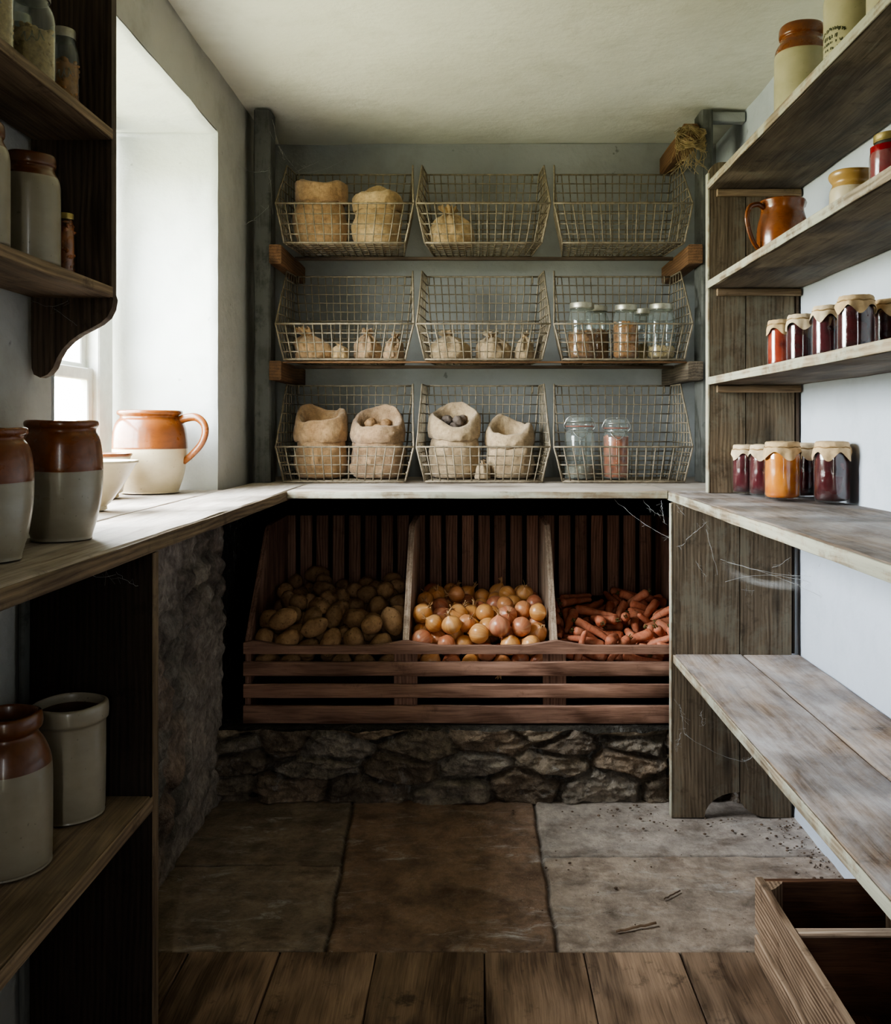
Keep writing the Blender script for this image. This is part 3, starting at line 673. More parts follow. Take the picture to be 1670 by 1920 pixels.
# ------------------------------------------------------------------ basket rack
t = thing('rack_frame', 'blue-grey painted posts with wooden bracket arms carrying the wire baskets', 'rack', (0, 3.2, ZW))
def chpost(x0, x1, y0, y1):
    mb = MB(); board(mb, (x0, y0, ZW+.001), (x1, y1, ZC-.012), 2, .006, .002); mb.build('post', W_POST, t)
chpost(-.757, -.699, 3.10, 3.185); chpost(.775, .815, 3.10, 3.205)
for i, z in enumerate((1.742, 1.347)):
    for x0, x1, s in ((-.697, -.655, 0), (.722, .772, 1)):
        mb = MB(); board(mb, (x0, 3.07, z-.066), (x1, 3.505, z-.0005), 1, .004, .002, None, 1.0 if i == 0 else .75); mb.build('arm', W_ARM if (i == 0 or s == 0) else W_SHELF, t)
    if i: mb = MB(); board(mb, (-.654, 3.085, z-.0065), (.721, 3.10, z-.0005), 0, .002, .001); mb.build('rail', W_ARM, t)
    mb = MB(); board(mb, (-.654, 3.295, z-.012), (.721, 3.315, z-.0005), 0, .002, .001); mb.build('rail', W_DARK, t)
mb = MB(); board(mb, (.818, 3.12, ZC-.045), (.93, 3.16, ZC-.012), 0); tag(mb.build('trim_2', P_BACK), 'short ceiling batten between the post and the corner', kind='structure')
# wire baskets
def clipx(poly, c, ax):
    """interval of a convex polygon along the other axis at coordinate c of axis ax"""
    out = []
    for i in range(len(poly)):
        p, q = poly[i], poly[(i+1) % len(poly)]
        if (p[ax]-c)*(q[ax]-c) <= 0 and abs(p[ax]-q[ax]) > 1e-9:
            k = (c-p[ax])/(q[ax]-p[ax]); out.append(p[1-ax]+k*(q[1-ax]-p[1-ax]))
    return (min(out), max(out)) if len(out) > 1 else None
def basket(x0, x1, z, H, hf, label, seed):
    yf, yb = 3.07, 3.316; rs = random.Random(seed)
    t = thing('wire_basket', label, 'basket', ((x0+x1)/2, 3.2, z), 'wire baskets on the rack')
    def X(side, y, zz):
        ins = .022*(y-yf)/(yb-yf)+.030*(1-min(1, (zz-z)/hf))
        return x0+ins if side == 0 else x1-ins
    w, fw = .0021, .0032
    def jit(): return rs.uniform(-.0012, .0012)
    def wire(mb, pts, r):
        P = []
        for a, b in zip(pts[:-1], pts[1:]):
            n = max(1, int((Vector(b)-Vector(a)).length/.06))
            P += [tuple(a[k]+(b[k]-a[k])*i/n+(jit()*(.3 if k == 2 else 1) if i else 0) for k in range(3)) for i in range(n)]
        P.append(pts[-1]); tube(mb, P, r, 6)
    zb = z+fw+.0015
    # front panel
    mb = MB(); n = 15
    for i in range(1, n):
        k = i/n; wire(mb, [(X(0, yf, zb)+(X(1, yf, zb)-X(0, yf, zb))*k, yf, zb), (x0+(x1-x0)*k, yf, z+hf+.004)], w)
    for j in range(1, 4):
        zz = z+hf*j/4; wire(mb, [(X(0, yf, zz), yf+.003, zz), (X(1, yf, zz), yf+.003, zz)], w)
    mb.build('front_panel', WIRE, t, 180)
    mb = MB(); n = 16; nb = int(H/.032)
    for i in range(1, n):
        k = i/n; wire(mb, [(X(0, yb, zb)+(X(1, yb, zb)-X(0, yb, zb))*k, yb, zb), (X(0, yb, z+H)+(X(1, yb, z+H)-X(0, yb, z+H))*k, yb, z+H)], w)
    for j in range(1, nb):
        zz = z+H*j/nb; wire(mb, [(X(0, yb, zz), yb-.003, zz), (X(1, yb, zz), yb-.003, zz)], w)
    for hx in (.07, .9):
        hx = x0+(x1-x0)*hx; tube(mb, [(hx, yb, z+H), (hx, yb-.012, z+H-.004), (hx, yb-.014, z+H-.022), (hx, yb-.006, z+H-.028)], .0025, 6)
    mb.build('back_panel', WIRE, t, 180)
    poly = [(yf, z), (yf, z+hf), (yb-.115, z+H), (yb, z+H), (yb, z)]
    for s in (0, 1):
        mb = MB(); y = yf+.03
        while y < yb-.01:
            r = clipx(poly, y, 0); wire(mb, [(X(s, y, zb), y, zb), (X(s, y, z+hf), y, min(z+hf, r[1])), (X(s, y, r[1]), y, r[1])], w); y += .031
        for j in range(1, nb):
            zz = z+H*j/nb; r = clipx(poly, zz, 1); xo = .003 if s == 0 else -.003; wire(mb, [(X(s, r[0], zz)+xo, r[0], zz), (X(s, r[1], zz)+xo, r[1], zz)], w)
        mb.build('side_panel', WIRE, t, 180)
    mb = MB(); n = 15
    for i in range(1, n):
        k = i/n; wire(mb, [(X(0, yf, zb)+(X(1, yf, zb)-X(0, yf, zb))*k, yf, zb), (X(0, yb, zb)+(X(1, yb, zb)-X(0, yb, zb))*k, yb, zb)], w)
    for j in range(1, 7):
        y = yf+(yb-yf)*j/7; wire(mb, [(X(0, y, zb), y, zb+.002), (X(1, y, zb), y, zb+.002)], w)
    mb.build('base_panel', WIRE, t, 180)
    mb = MB()
    for s in (0, 1):
        wire(mb, [(X(s, yf, zb), yf, zb), (X(s, yf, z+hf), yf, z+hf), (X(s, yb-.115, z+H), yb-.115, z+H), (X(s, yb, z+H), yb, z+H), (X(s, yb, zb), yb, zb), (X(s, yf, zb), yf, zb)], fw)
    for y, zz in ((yf, zb), (yf, z+hf), (yb, z+H), (yb, zb)): wire(mb, [(X(0, y, zz), y, zz), (X(1, y, zz), y, zz)], fw)
    mb.build('frame', WIRE, t, 180)
BXS = [(-.675, -.207), (-.198, .256), (.268, .738)]; BROWS = [(1.742, .303, .138), (1.347, .325, .125), (ZW+.001, .340, .122)]
BL = [['wire basket in the top row holding two burlap sacks', 'wire basket in the top row holding one squat sack', 'empty wire basket in the top row'],
      ['wire basket in the middle row with crumpled rosy pouches by the left post', 'wire basket in the middle row holding two flat pale pouches', 'wire basket in the middle row holding lidded glass jars'],
      ['wire basket on the worktop with two open sacks by the left post', 'wire basket on the worktop, central, with a tall and a short sack', 'wire basket on the worktop holding two clip-top jars']]
for r in range(3):
    for c in range(3): basket(*BXS[c], *BROWS[r], BL[r][c], r*3+c+1)
# ------------------------------------------------------------------ sacks and pouches
def sack(label, c, rx, ry, h, bur, seed, bumps=14, wob=.03, cuff=True, cuffh=.36, group='open burlap sacks in the baskets', tilt=0., name='burlap_sack', front=.0, amp=.07, bsz=1.):
    rs = random.Random(seed); B = [(rs.uniform(0, 2*PI), rs.uniform(.08, .55), bsz*rs.uniform(.10, .2)) for _ in range(bumps)]
    t = thing(name, label, 'sack', c, group)
    ch = 1-cuffh
    prof = [(0, 0), (.55, .0), (.82, .01), (.93, .05), (.985, .16), (1., .30), (.98, .46), (.93, .58), (.90, ch+.02), (.90, .80), (.86, .93), (.80, .965), (.70, .93), (.62, .84), (.55, .72), (.3, .68), (0, .67)]
    prof = spline(prof, 3)
    def wz(a, z):
        k = max(0., (z-.5)/.5)
        return z+k*(wob*math.sin(2*a+seed)+wob*.7*math.sin(3*a+seed*2.1)+wob*.6*nz(math.cos(a)*2, math.sin(a)*2, seed)+front*math.sin(a))
    def fn(a, i, r, z):
        d = 0
        if 0 < z < .66 and r > .5:
            for (ba, bz, bs) in B:
                da = abs((a-ba+PI) % (2*PI)-PI); q = (da/ (bs*2.2))**2+((z-bz)/bs)**2
                if q < 4: d += amp*math.exp(-q)
        ca, sa = math.cos(a), math.sin(a)
        n = .06*nz(ca*1.6+seed, sa*1.6, z*2.4)+.05*nz(ca*4+seed, sa*4, z*8)+.028*nz(ca*9, sa*9+seed, z*14)-.05*abs(nz(ca*5+seed, sa*5, z*3+2))*max(0, z-.25)
        cr = .02*math.sin(z*46+3*nz(ca*2, sa*2, seed))*(1 if .45 < z < .75 else .3)
        return (r*(1+d+n)+cr*min(1, r*2)*.6, wz(a, z)*h)
    mb = MB(); lathe(mb, prof, 72, sx=rx, sy=ry, fn=fn); mb.build('body', bur, t, 180, local=True)
    if cuff:
        p2 = spline([(.86, ch+.03), (.93, ch-.02), (1.03, ch), (1.07, ch+.12), (1.04, ch+.26), (.97, .97), (.88, 1.0), (.80, .985), (.72, .93), (.66, .84)], 4)
        def f2(a, i, r, z):
            ca, sa = math.cos(a), math.sin(a)
            n = .06*nz(ca*1.8+seed*1.3, sa*1.8, z*1.5)+.045*nz(ca*5+seed, sa*5, z*6)+.025*nz(ca*11+seed, sa*11, z*9)
            zz = wz(a, z)+.03*nz(ca*3, sa*3, seed+5)*(1 if z < .8 else .4)
            return (r*(1+n), zz*h)
        mb = MB(); lathe(mb, p2, 72, sx=rx, sy=ry, fn=f2); mb.build('rolled_cuff', bur, t, 180, local=True)
    if tilt: t.rotation_euler = (0, tilt, 0)
    return t
def pouch(label, c, rx, ry, h, bur, seed, folds=9, lean=.0, tie=True, name='cloth_pouch', peak=1.09, group='flat cloth pouches in the middle row'):
    t = thing(name, label, 'pouch', c, group)
    prof = spline([(0, 0), (.6, 0), (.88, .01), (.98, .08), (1., .22), (.95, .42), (.78, .64), (.50, .80), (.26, .86), (.20, .90), (.27, .97), (.37, 1.03), (.34, peak), (.16, .98), (0, .93)], 3)
    rs = random.Random(seed); ph = rs.uniform(0, 6)
    def fn(a, i, r, z):
        ca, sa = math.cos(a), math.sin(a); k = max(0, min(1, (z-.25)/.6))
        r2 = r*(1+.17*k*math.sin(folds*a+ph+2*nz(ca, sa, seed))+.16*nz(ca*1.5+seed, sa*1.5, z*2)+.09*nz(ca*4+seed, sa*4, z*7))
        z2 = z*(1+.10*nz(ca*2.3, sa*2.3, seed+z))+.05*k*nz(ca*6, sa*6, seed)
        return (r2, z2*h)
    mb = MB(); lathe(mb, prof, 80, sx=rx, sy=ry, fn=fn)
    if lean: mb.v = [(v[0]+lean*max(0, v[2]/h-.3)*rx, v[1], v[2]-abs(lean)*.10*max(0, v[2]/h-.3)*h) for v in mb.v]
    mb.build('body', bur, t, 180, local=True)
    if tie:
        ln = lean*(.9-.3)*rx; zz = .905*h-abs(lean)*.06*h
        mb = MB(); tube(mb, [(ln+.19*rx*math.cos(2*PI*i/20), .19*ry*math.sin(2*PI*i/20), zz+.004*nz(i, 1)) for i in range(20)], .0032, 6, True); mb.build('tie', TWINE, t, 180, local=True)
    return t
YB_ = 3.19; f1, f2_, f3 = [b[0]+.011 for b in BROWS]
sack('tall plump burlap sack in the top row next to the left post', (-.540, YB_, f1), .085, .083, .222, BUR[0], 1.3, 14, .03, cuffh=.30, front=.0)
sack('open-mouthed tan sack with drooping cuff in the top row, beside the plump one', (-.343, YB_, f1), .082, .082, .196, BUR[1], 4.4, 14, .06, cuffh=.34, front=.10)
pouch('squat tied bundle of tan burlap alone in the middle basket of the top row', (-.078, YB_-.01, f1), .080, .078, .128, BUR[1], 3.1, 7, -.25, peak=1.12, group='open burlap sacks in the baskets', name='burlap_bundle')
pouch('creased tan pouch with a folded flap beside the left post, middle row', (-.556, YB_-.02, f2_), .070, .074, .098, BUR[0], 5.2, 5, -.75, tie=False, peak=1.2)
pouch('tiny yellowish pouch between two larger pouches in the middle row', (-.462, YB_-.07, f2_), .030, .028, .050, BUR[1], 6.6, 6, -.2, tie=False, peak=1.0)
pouch('crumpled rosy pouch with a gathered neck in the middle row', (-.376, YB_-.01, f2_), .050, .070, .096, BUR[3], 8.1, 11, .0)
pouch('rosy slumped pouch squeezed against the basket side in the middle row', (-.286, YB_+.0, f2_), .036, .072, .088, BUR[3], 9.7, 9, .3)
pouch('pale flat pouch with twisted neck in the middle basket of the middle row', (-.081, YB_-.01, f2_), .068, .076, .092, BUR[2], 10.4, 6, -.35)
pouch('long pale pouch with a limp flap in the middle basket of the middle row', (.071, YB_-.01, f2_), .063, .076, .090, BUR[2], 12.9, 8, -.3, tie=False, peak=1.1)
pouch('small pale pouch wedged in the corner of the middle basket, middle row', (.172, YB_-.02, f2_), .033, .058, .088, BUR[2], 13.5, 7, .15)
sack('tan sack with a deep rolled cuff by the left post on the worktop', (-.540, YB_, f3), .089, .088, .228, BUR[0], 15.1, 12, .045, cuffh=.42, front=.12)
sack('bulging sack with potatoes showing in its open mouth', (-.340, YB_, f3), .089, .088, .214, BUR[3], 17.6, 34, .035, cuffh=.38, front=.19, amp=.11, bsz=.62)
sack('tall pale sack holding dark roots in the central basket on the worktop', (-.072, YB_, f3), .086, .083, .226, BUR[2], 19.2, 12, .03, cuffh=.36, front=.18)
sack('shorter pale sack with a slouching rim in the central basket on the worktop', (.122, YB_, f3), .081, .082, .184, BUR[2], 21.8, 14, .05, cuffh=.38, front=.16)
pouch('small pale cloth scrap tucked between the two sacks on the worktop', (.026, YB_-.070, f3), .026, .024, .062, BUR[2], 23.3, 5, .1, tie=False, peak=1.0, name='cloth_scrap', group='open burlap sacks in the baskets')
# roots inside the two open sacks
def loose(name, label, cat, c, rad, mat, seed, group):
    mb = MB(); blob(mb, (0, 0, 0), rad, 3, .14, 1.6, seed); o = mb.build(name, mat, None, 180, True); o.location = c; o.rotation_euler = (seed, seed*2, seed*3); return tag(o, label, cat, group)
for i, (dx, dy, dz, s, l) in enumerate(((-.028, .010, .190, .023, 'largest potato in the mouth of the bulging sack'), (.024, .022, .190, .020, 'small potato leaning on the sack rim inside the bulging sack'), (-.002, -.026, .168, .022, 'potato lowest in front inside the mouth of the bulging sack'))):
    loose('small_potato', l, 'potato', (-.340+dx, YB_+dy, f3+dz), (s*1.0, s*.86, s*.86), POT, 3.3+i, 'potatoes in the bulging sack')
for i, (dx, dy, dz, s, l) in enumerate(((-.03, .015, .200, .023, 'dark root at the left side of the tall pale sack mouth'), (.014, .010, .198, .022, 'dark rounded root in the centre of the tall pale sack'), (.0, -.034, .176, .019, 'dark root by the front rim of the tall pale sack'), (.034, .036, .208, .016, 'small dark root at the back of the tall pale sack'))):
    loose('dark_root', l, 'root vegetable', (-.072+dx*.85, YB_+dy*.85, f3+dz), (s*1.0, s*.86, s*.86), BEET, 6.3+i, 'dark roots in the tall sack')
# ------------------------------------------------------------------ jars
def ringlid(mb, r, z0, z1):
    lathe(mb, [(r*.98, z0), (r*1.02, z0+.002), (r, z0+.004), (r*1.015, z0+.007), (r, z0+.010), (r*1.01, z1-.003), (r*.98, z1), (r*.86, z1+.0006), (r*.84, z1-.0008), (0, z1-.0008)], 40)
def mason(label, c, r, h, fill, fm, lid, gm=None, group=None, chunky=True, emb=False, mouth=.73, cat='jar', name='glass_jar', rz=0.):
    t = thing(name, label, cat, c, group, rz); gm = gm or GLASS
    gp = spline([(0, .0005), (r*.86, .0005), (r*.97, .006), (r, .016), (r, h*.42), (r*.995, h*.66), (r*.93, h*.77), (r*(mouth+.05), h*.845), (r*mouth, h*.875), (r*mouth, h*.93), (r*mouth, h*.985)], 3)
    mb = MB(); lathe(mb, gp, 40); gb = mb.build('glass', gm, t, 60, local=True)
    if emb:   # raised swash pressed into the glass
        mb = MB(); pts = [(-.62+.9*u+.05*math.sin(u*20), h*(.44+.05*math.sin(u*17)+.05*u)) for u in [k/26 for k in range(27)]]
        tube(mb, [((r+.0004)*math.cos(a-.9), (r+.0004)*math.sin(a-.9), z) for a, z in pts], .0011, 5)
        mb.build('embossing', gm, gb, 180, local=True)
    mb = MB(); ringlid(mb, r*(mouth+.06), h*(.895 if mouth < .8 else .93), h); mb.build('lid', lid, t, 40, local=True)
    if fm:
        mb = MB(); q = r*.945
        if chunky:
            lathe(mb, [(0, .004), (q*.85, .004), (q, .012), (q, fill*h*.92), (q*.8, fill*h*.98), (q*.4, fill*h*1.03), (0, fill*h)], 32, fn=lambda a, i, rr, z: (rr*(1-.05*abs(nz(math.cos(a)*3+r*50, math.sin(a)*3, z*60))), z+(.006*nz(math.cos(a)*rr*90, math.sin(a)*rr*90, 2) if i > 3 else 0)))
            rs = random.Random(int(r*1e5)+int(fill*100)+int(c[0]*1e3)); n = max(26, int(fill*h*900))
            for k in range(n):
                a = rs.uniform(0, 2*PI); z = rs.uniform(.008, fill*h); s = rs.uniform(.005, .0085); d = q*.985-s*.55
                if rs.random() < .25: z = fill*h+rs.uniform(-.002, .003); d *= rs.random()
                blob(mb, (d*math.cos(a), d*math.sin(a), z), (s, s*.55, s*.75), 1, .2, 2, k, Quaternion((rs.gauss(0, 1), rs.gauss(0, 1), rs.gauss(0, 1), rs.gauss(0, 1))).normalized())
        else: lathe(mb, [(0, .004), (q*.85, .004), (q, .012), (q, fill*h), (0, fill*h)], 40)
        mb.build('contents', fm, t, 60, local=True)
    return t
def papered(label, c, r, h, fm, seed, group, pm=None, name='preserve_jar', bend=0.):
    t = thing(name, label, 'jar', c, group); pm = pm or PAPER
    mb = MB(); gp = spline([(0, .0005), (r*.84, .0005), (r*.96, .006), (r, .017), (r, h*.70), (r*.97, h*.80), (r*.88, h*.86), (r*.86, h*.93)], 3); lathe(mb, gp, 44); mb.build('glass', GLASS_CLEAN, t, 60, local=True)
    mb = MB(); q = r*.955; lathe(mb, spline([(0, .004), (q*.82, .004), (q*.97, .010), (q, .02), (q, h*.69), (q*.97, h*.79), (q*.86, h*.85)], 2)+[(0, h*.85)], 44); mb.build('preserve', fm, t, 60, local=True)
    rs = random.Random(seed); ph = rs.uniform(0, 6); kf = rs.choice([4, 5])
    prof = [(0, h+.0), (r*.6, h+.0005), (r*.9, h-.001), (r*.965, h-.005), (r*.965, h*.915), (r*.955, h*.90), (r*1.02, h*.885), (r*1.06, h*.85), (r*1.08, h*.80), (r*1.085, h*.765)]
    def fn(a, i, rr_, z):
        ca, sa = math.cos(a), math.sin(a)
        if i < 4: return (rr_*(1+.008*nz(ca*4, sa*4, seed)), z+.0012*nz(ca*rr_*90, sa*rr_*90, seed))
        if i < 6: return (rr_*(1+.012*math.sin(16*a+ph)), z)
        k = (i-5)/4
        w = abs(math.sin(kf*.5*a+ph))
        zz = z-(h*.15*k*w**2)+h*.06*k
        return (rr_*(1+.045*k*math.sin(9*a+ph)+.03*k*math.sin(kf*a)+.05*k*nz(ca*3, sa*3, seed)), zz)
    mb = MB(); lathe(mb, prof, 90, fn=fn); mb.build('paper_cover', pm, t, 50, local=True)
    mb = MB(); tube(mb, [(r*.985*math.cos(2*PI*i/28), r*.985*math.sin(2*PI*i/28), h*.902+.0012*math.sin(i*1.7)) for i in range(28)], .0016, 5, True); mb.build('string', TWINE, t, 180, local=True)
    return t
def cliptop(label, c, r, h, fill, fm, group):
    t = thing('clip_top_jar', label, 'jar', c, group)
    mb = MB(); lathe(mb, spline([(0, .0005), (r*.86, .0005), (r*.97, .006), (r, .016), (r, h*.62), (r*.95, h*.72), (r*.82, h*.79), (r*.80, h*.83), (r*.86, h*.845)], 3), 40); mb.build('glass', GLASS_OLD, t, 60, local=True)
    mb = MB(); lathe(mb, [(r*.86, h*.86), (r*.90, h*.87), (r*.90, h*.90), (r*.85, h*.915), (r*.84, h*.97), (r*.78, h), (r*.4, h*.99), (0, h*.99)], 40); mb.build('glass_lid', GLASS, t, 60, local=True)
    mb = MB(); lathe(mb, [(r*.80, h*.846), (r*.93, h*.848), (r*.93, h*.858), (r*.80, h*.86)], 40); mb.build('rubber_seal', plain('rubber_seal', srgb(150, 84, 66), .6), t, 60, local=True)
    mb = MB()
    for zz, q in ((h*.80, .86), (h*.93, .90)): tube(mb, [(r*q*math.cos(2*PI*i/30), r*q*math.sin(2*PI*i/30), zz) for i in range(30)], .0016, 5, True)
    for s in (-1, 1):
        tube(mb, spline([(s*r*.88, 0, h*.80), (s*r*1.02, -.004, h*.84), (s*r*1.0, -.006, h*.90), (s*r*.7, -.01, h*1.01), (0, -.012, h*1.02)], 4), .0016, 5)
    tube(mb, spline([(-r*.5, -r*.72, h*.80), (-r*.45, -r*.95, h*.74), (0, -r*1.08, h*.66), (r*.45, -r*.95, h*.74), (r*.5, -r*.72, h*.80)], 4), .0015, 5)
    mb.build('wire_bail', HOOP, t, 180, local=True)
    mb = MB(); q = r*.945; rs = random.Random(int(r*1e4))
    lathe(mb, [(0, .004), (q*.85, .004), (q*.97, .012), (q*.97, fill*h), (0, fill*h*1.05)], 32)
    for k in range(int(fill*150)+20):
        a = rs.uniform(0, 2*PI); z = rs.uniform(.01, fill*h); s = rs.uniform(.009, .016)
        blob(mb, ((q-s*.5)*math.cos(a), (q-s*.5)*math.sin(a), z), (s, s*.35, s*.6), 1, .2, 2, k, Quaternion((0, 0, 1), a+PI/2) @ Quaternion((0, 1, 0), rs.uniform(-.6, .6)))
    mb.build('contents', fm, t, 60, local=True)
    return t
GJ = 'glass jars in the middle row basket'
for lab, x, y, r, h, fi, fm in (('wide lidded jar half full of brown nuts, beside the basket divider', .370, 3.135, .050, .192, .48, NUT), ('lidded jar standing half hidden behind the wide nut jar', .436, 3.245, .045, .196, .55, NUT), ('slimmer lidded jar full of dried orange peel', .522, 3.135, .045, .185, .66, NUT2), ('lidded jar with a little pale grain at the bottom', .644, 3.135, .048, .188, .22, GRAIN), ('lidded jar half hidden behind the pale grain jar', .606, 3.248, .042, .186, .3, GRAIN)):
    mason(lab, (x, y, f2_), r, h, fi, fm, LID_Z, None, GJ, mouth=.78)
cliptop('clip-top glass jar almost empty, with grey seeds at the bottom', (.362, 3.135, f3), .052, .212, .2, SEEDS, 'clip-top jars on the worktop')
cliptop('clip-top glass jar packed with dried orange slices', (.488, 3.135, f3), .047, .205, .70, J_ORG, 'clip-top jars on the worktop')
e = .0045
PJ = 'paper covered preserves on the grey worktop'
papered('plum preserve jar, furthest toward the end panel on the grey worktop', (.760, 2.555, ZW+e), .033, .136, J_PLUM, 1, PJ, PAPER2)
papered('dark plum preserve jar just behind the orange apricot jar', (.784, 2.470, ZW+e), .035, .138, J_PLUM, 2, PJ, PAPER2)
papered('orange apricot preserve jar in front on the grey worktop', (.795, 2.345, ZW+e), .0445, .148, J_AMB, 3, PJ, PAPER)
papered('near-black preserve jar standing between the apricot and the cherry jar', (.878, 2.430, ZW+e), .040, .143, J_DARK, 4, PJ, PAPER2)
papered('dark red cherry preserve jar nearest the white wall on the grey worktop', (.884, 2.245, ZW+e), .0425, .150, J_DARK, 5, PJ, PAPER)
PS = 'paper covered preserves on the shelf'
z1 = SZ[0]+e
papered('reddish rhubarb preserve jar at the far end of the row on the shelf', (.785, 2.325, z1), .034, .126, J_RHU, 6, PS, PAPER)
papered('dark preserve jar with ragged paper beside the rhubarb jar on the shelf', (.785, 2.178, z1), .0345, .122, J_DARK, 7, PS, PAPER2)
papered('dark preserve jar with pointed paper flap, third along the shelf', (.785, 2.015, z1), .034, .121, J_PLUM, 8, PS, PAPER2)
papered('largest dark preserve jar with brown paper, nearest on the shelf', (.785, 1.868, z1), .0365, .122, J_DARK, 9, PS, PAPER)
papered('dark preserve jar by the wall behind the largest one on the shelf', (.872, 1.90, z1), .034, .119, J_DARK, 10, PS, PAPER)
# ------------------------------------------------------------------ stoneware
def vessel(name, label, cat, c, prof, mats, mi, parts=(), group=None, n=64, wobble=.006, rz=0.):
    t = thing(name, label, cat, c, group, rz); mb = MB(); sd = c[0]*9+c[1]
    lathe(mb, prof, n, mi=mi, fn=lambda a, i, r, z: (r*(1+wobble*math.sin(2*a+sd)*(1 if r > .01 else 0)), z+.0008*math.sin(a*3+sd)*(z > .01)))
    mb.build('body', mats, t, 180, local=True); return t
def crock_prof(r, h, rim, neck, base, line, lip=.012, bulge=.62, wall=.008):
    """outer base -> rim -> inside bottom; returns profile + material per segment (0 cream, 1 brown, 2 inside)"""
    P = [(0, .002), (base*.9, .0), (base*.985, .003), (base, .008), (base+(r-base)*.55, h*.2), (r*.985, h*.42), (r, h*bulge), (r*.97, h*.76), (neck+(r-neck)*.45, h*.86), (neck, h*.905), (neck, h*.93), (rim*.97, h*.945), (rim, h*.965), (rim*.99, h*.99), (rim*.95, h)]
    P = spline(P, 4); k = len(P)
    I = [(rim-wall*1.2, h*.995), (neck-wall, h*.94), (neck-wall, h*.9), (r-wall, h*.6), (base-wall, h*.05), (0, h*.04)]
    # cut at the glaze line
    Q = []
    for p, q in zip(P[:-1], P[1:]):
        Q.append(p)
        if p[1] < line < q[1]: f = (line-p[1])/(q[1]-p[1]); Q.append((p[0]+(q[0]-p[0])*f, line)); Q.append((p[0]+(q[0]-p[0])*f+.0003, line+.0006))
    Q.append(P[-1]); ko = len(Q); Q += I
    mi = [0 if (Q[i][1]+Q[i+1][1])/2 < line else 1 for i in range(ko-1)]+[1]+[2]*(len(Q)-ko-1)
    return Q, mi
MC = [G_CREAM, G_BROWN, G_INSIDE]
CR = 'two-tone stoneware crocks on the window side worktop'
p, m = crock_prof(.064, .198, .0575, .0535, .048, .115); vessel('stoneware_crock', 'broad brown and cream crock on the worktop, in front of the white bowls', 'crock', (-.690, 1.515, ZW+.002), p, [G_GREY, G_BROWN, G_INSIDE], m, group=CR)
p, m = crock_prof(.060, .186, .0525, .048, .045, .110); vessel('stoneware_crock', 'brown and cream crock cut off by the edge, nearest on the worktop', 'crock', (-.686, 1.275, ZW+.002), p, [G_GREY, G_BROWN, G_INSIDE], m, group=CR)
# big jug on the sill
t = thing('stoneware_jug', 'large orange-brown and cream jug with a loop handle on the window sill', 'jug', (-.935, 2.612, ZW+.002))
p, m = crock_prof(.103, .236, .090, .082, .080, .126, bulge=.56); mb = MB(); lathe(mb, p, 72, mi=m, fn=lambda a, i, r, z: (r*(1+.004*math.sin(2*a)), z)); mb.build('body', [G_CREAM, G_JUG, G_INSIDE], t, 180, local=True)
mb = MB(); hp = spline([(.080, -.0, .205), (.105, -.006, .214), (.135, -.010, .216), (.158, -.014, .198), (.163, -.016, .170), (.150, -.014, .138), (.122, -.010, .108), (.097, -.004, .088)], 5); tube(mb, hp, [.0125-.0035*i/len(hp) for i in range(len(hp))], 12, flat=.7); mb.build('handle', G_JUG, t, 180, local=True)
def bowl(label, c, r, h, foot, m_in, m_out):
    t = thing('mixing_bowl', label, 'bowl', c, 'bowls on the window sill'); mb = MB()
    P = [(0, .003), (foot*.9, .0), (foot, .002), (foot*.97, .010), (foot*1.15, .016), (foot+(r-foot)*.55, h*.52), (r*.97, h*.93), (r*1.0, h*.945), (r*1.015, h*.97), (r*1.0, h), (r*.965, h*.99), (r*.9, h*.86), (foot+(r-foot)*.45, h*.45), (foot*.8, .02), (0, .016)]
    lathe(mb, P, 64, mi=[0]*6+([1]*4 if m_in is G_JUG else [0, 0, 0, 1])+[1]*4); mb.build('body', [m_out, m_in], t, 60, local=True); return t
bowl('cream mixing bowl with flaring sides, nearest on the window sill', (-.874, 2.045, ZW+.002), .108, .112, .043, G_CREAM, G_CREAM)
bowl('brown-rimmed bowl partly hidden behind the cream mixing bowl', (-1.005, 2.40, ZW+.002), .092, .118, .060, G_JUG, G_CREAM)
# crocks in the lower cabinet
p, m = crock_prof(.058, .182, .0595, .056, .0535, .3, bulge=.5)
t = vessel('stoneware_crock', 'plain cream cylindrical crock with a rolled rim on the lower shelf', 'crock', (-.672, 1.505, .4815), spline([(0, .002), (.050, 0), (.0535, .003), (.055, .02), (.056, .10), (.056, .150), (.0595, .156), (.0605, .168), (.0595, .180), (.056, .183), (.0525, .180), (.051, .15), (.051, .02), (0, .015)], 3), [G_DIM, G_INSIDE], [0]*32+[1]*7)
p, m = crock_prof(.062, .222, .0475, .0425, .060, .148, bulge=.45)
P = spline([(0, .002), (.056, 0), (.060, .004), (.061, .015), (.0615, .10), (.061, .138), (.058, .158), (.050, .178), (.0435, .188), (.042, .194), (.047, .199), (.0485, .208), (.047, .219), (.043, .222), (.0395, .218), (.038, .19), (.052, .15), (.055, .02), (0, .015)], 3)
vessel('stoneware_jar', 'tall jar with brown shoulder and cream body, nearest on the lower shelf', 'jar', (-.684, 1.325, .4815), P, [G_DIM, G_DIMB, G_INSIDE], [0 if P[i][1] < .146 and i < 40 else (1 if i < 44 else 2) for i in range(len(P)-1)])
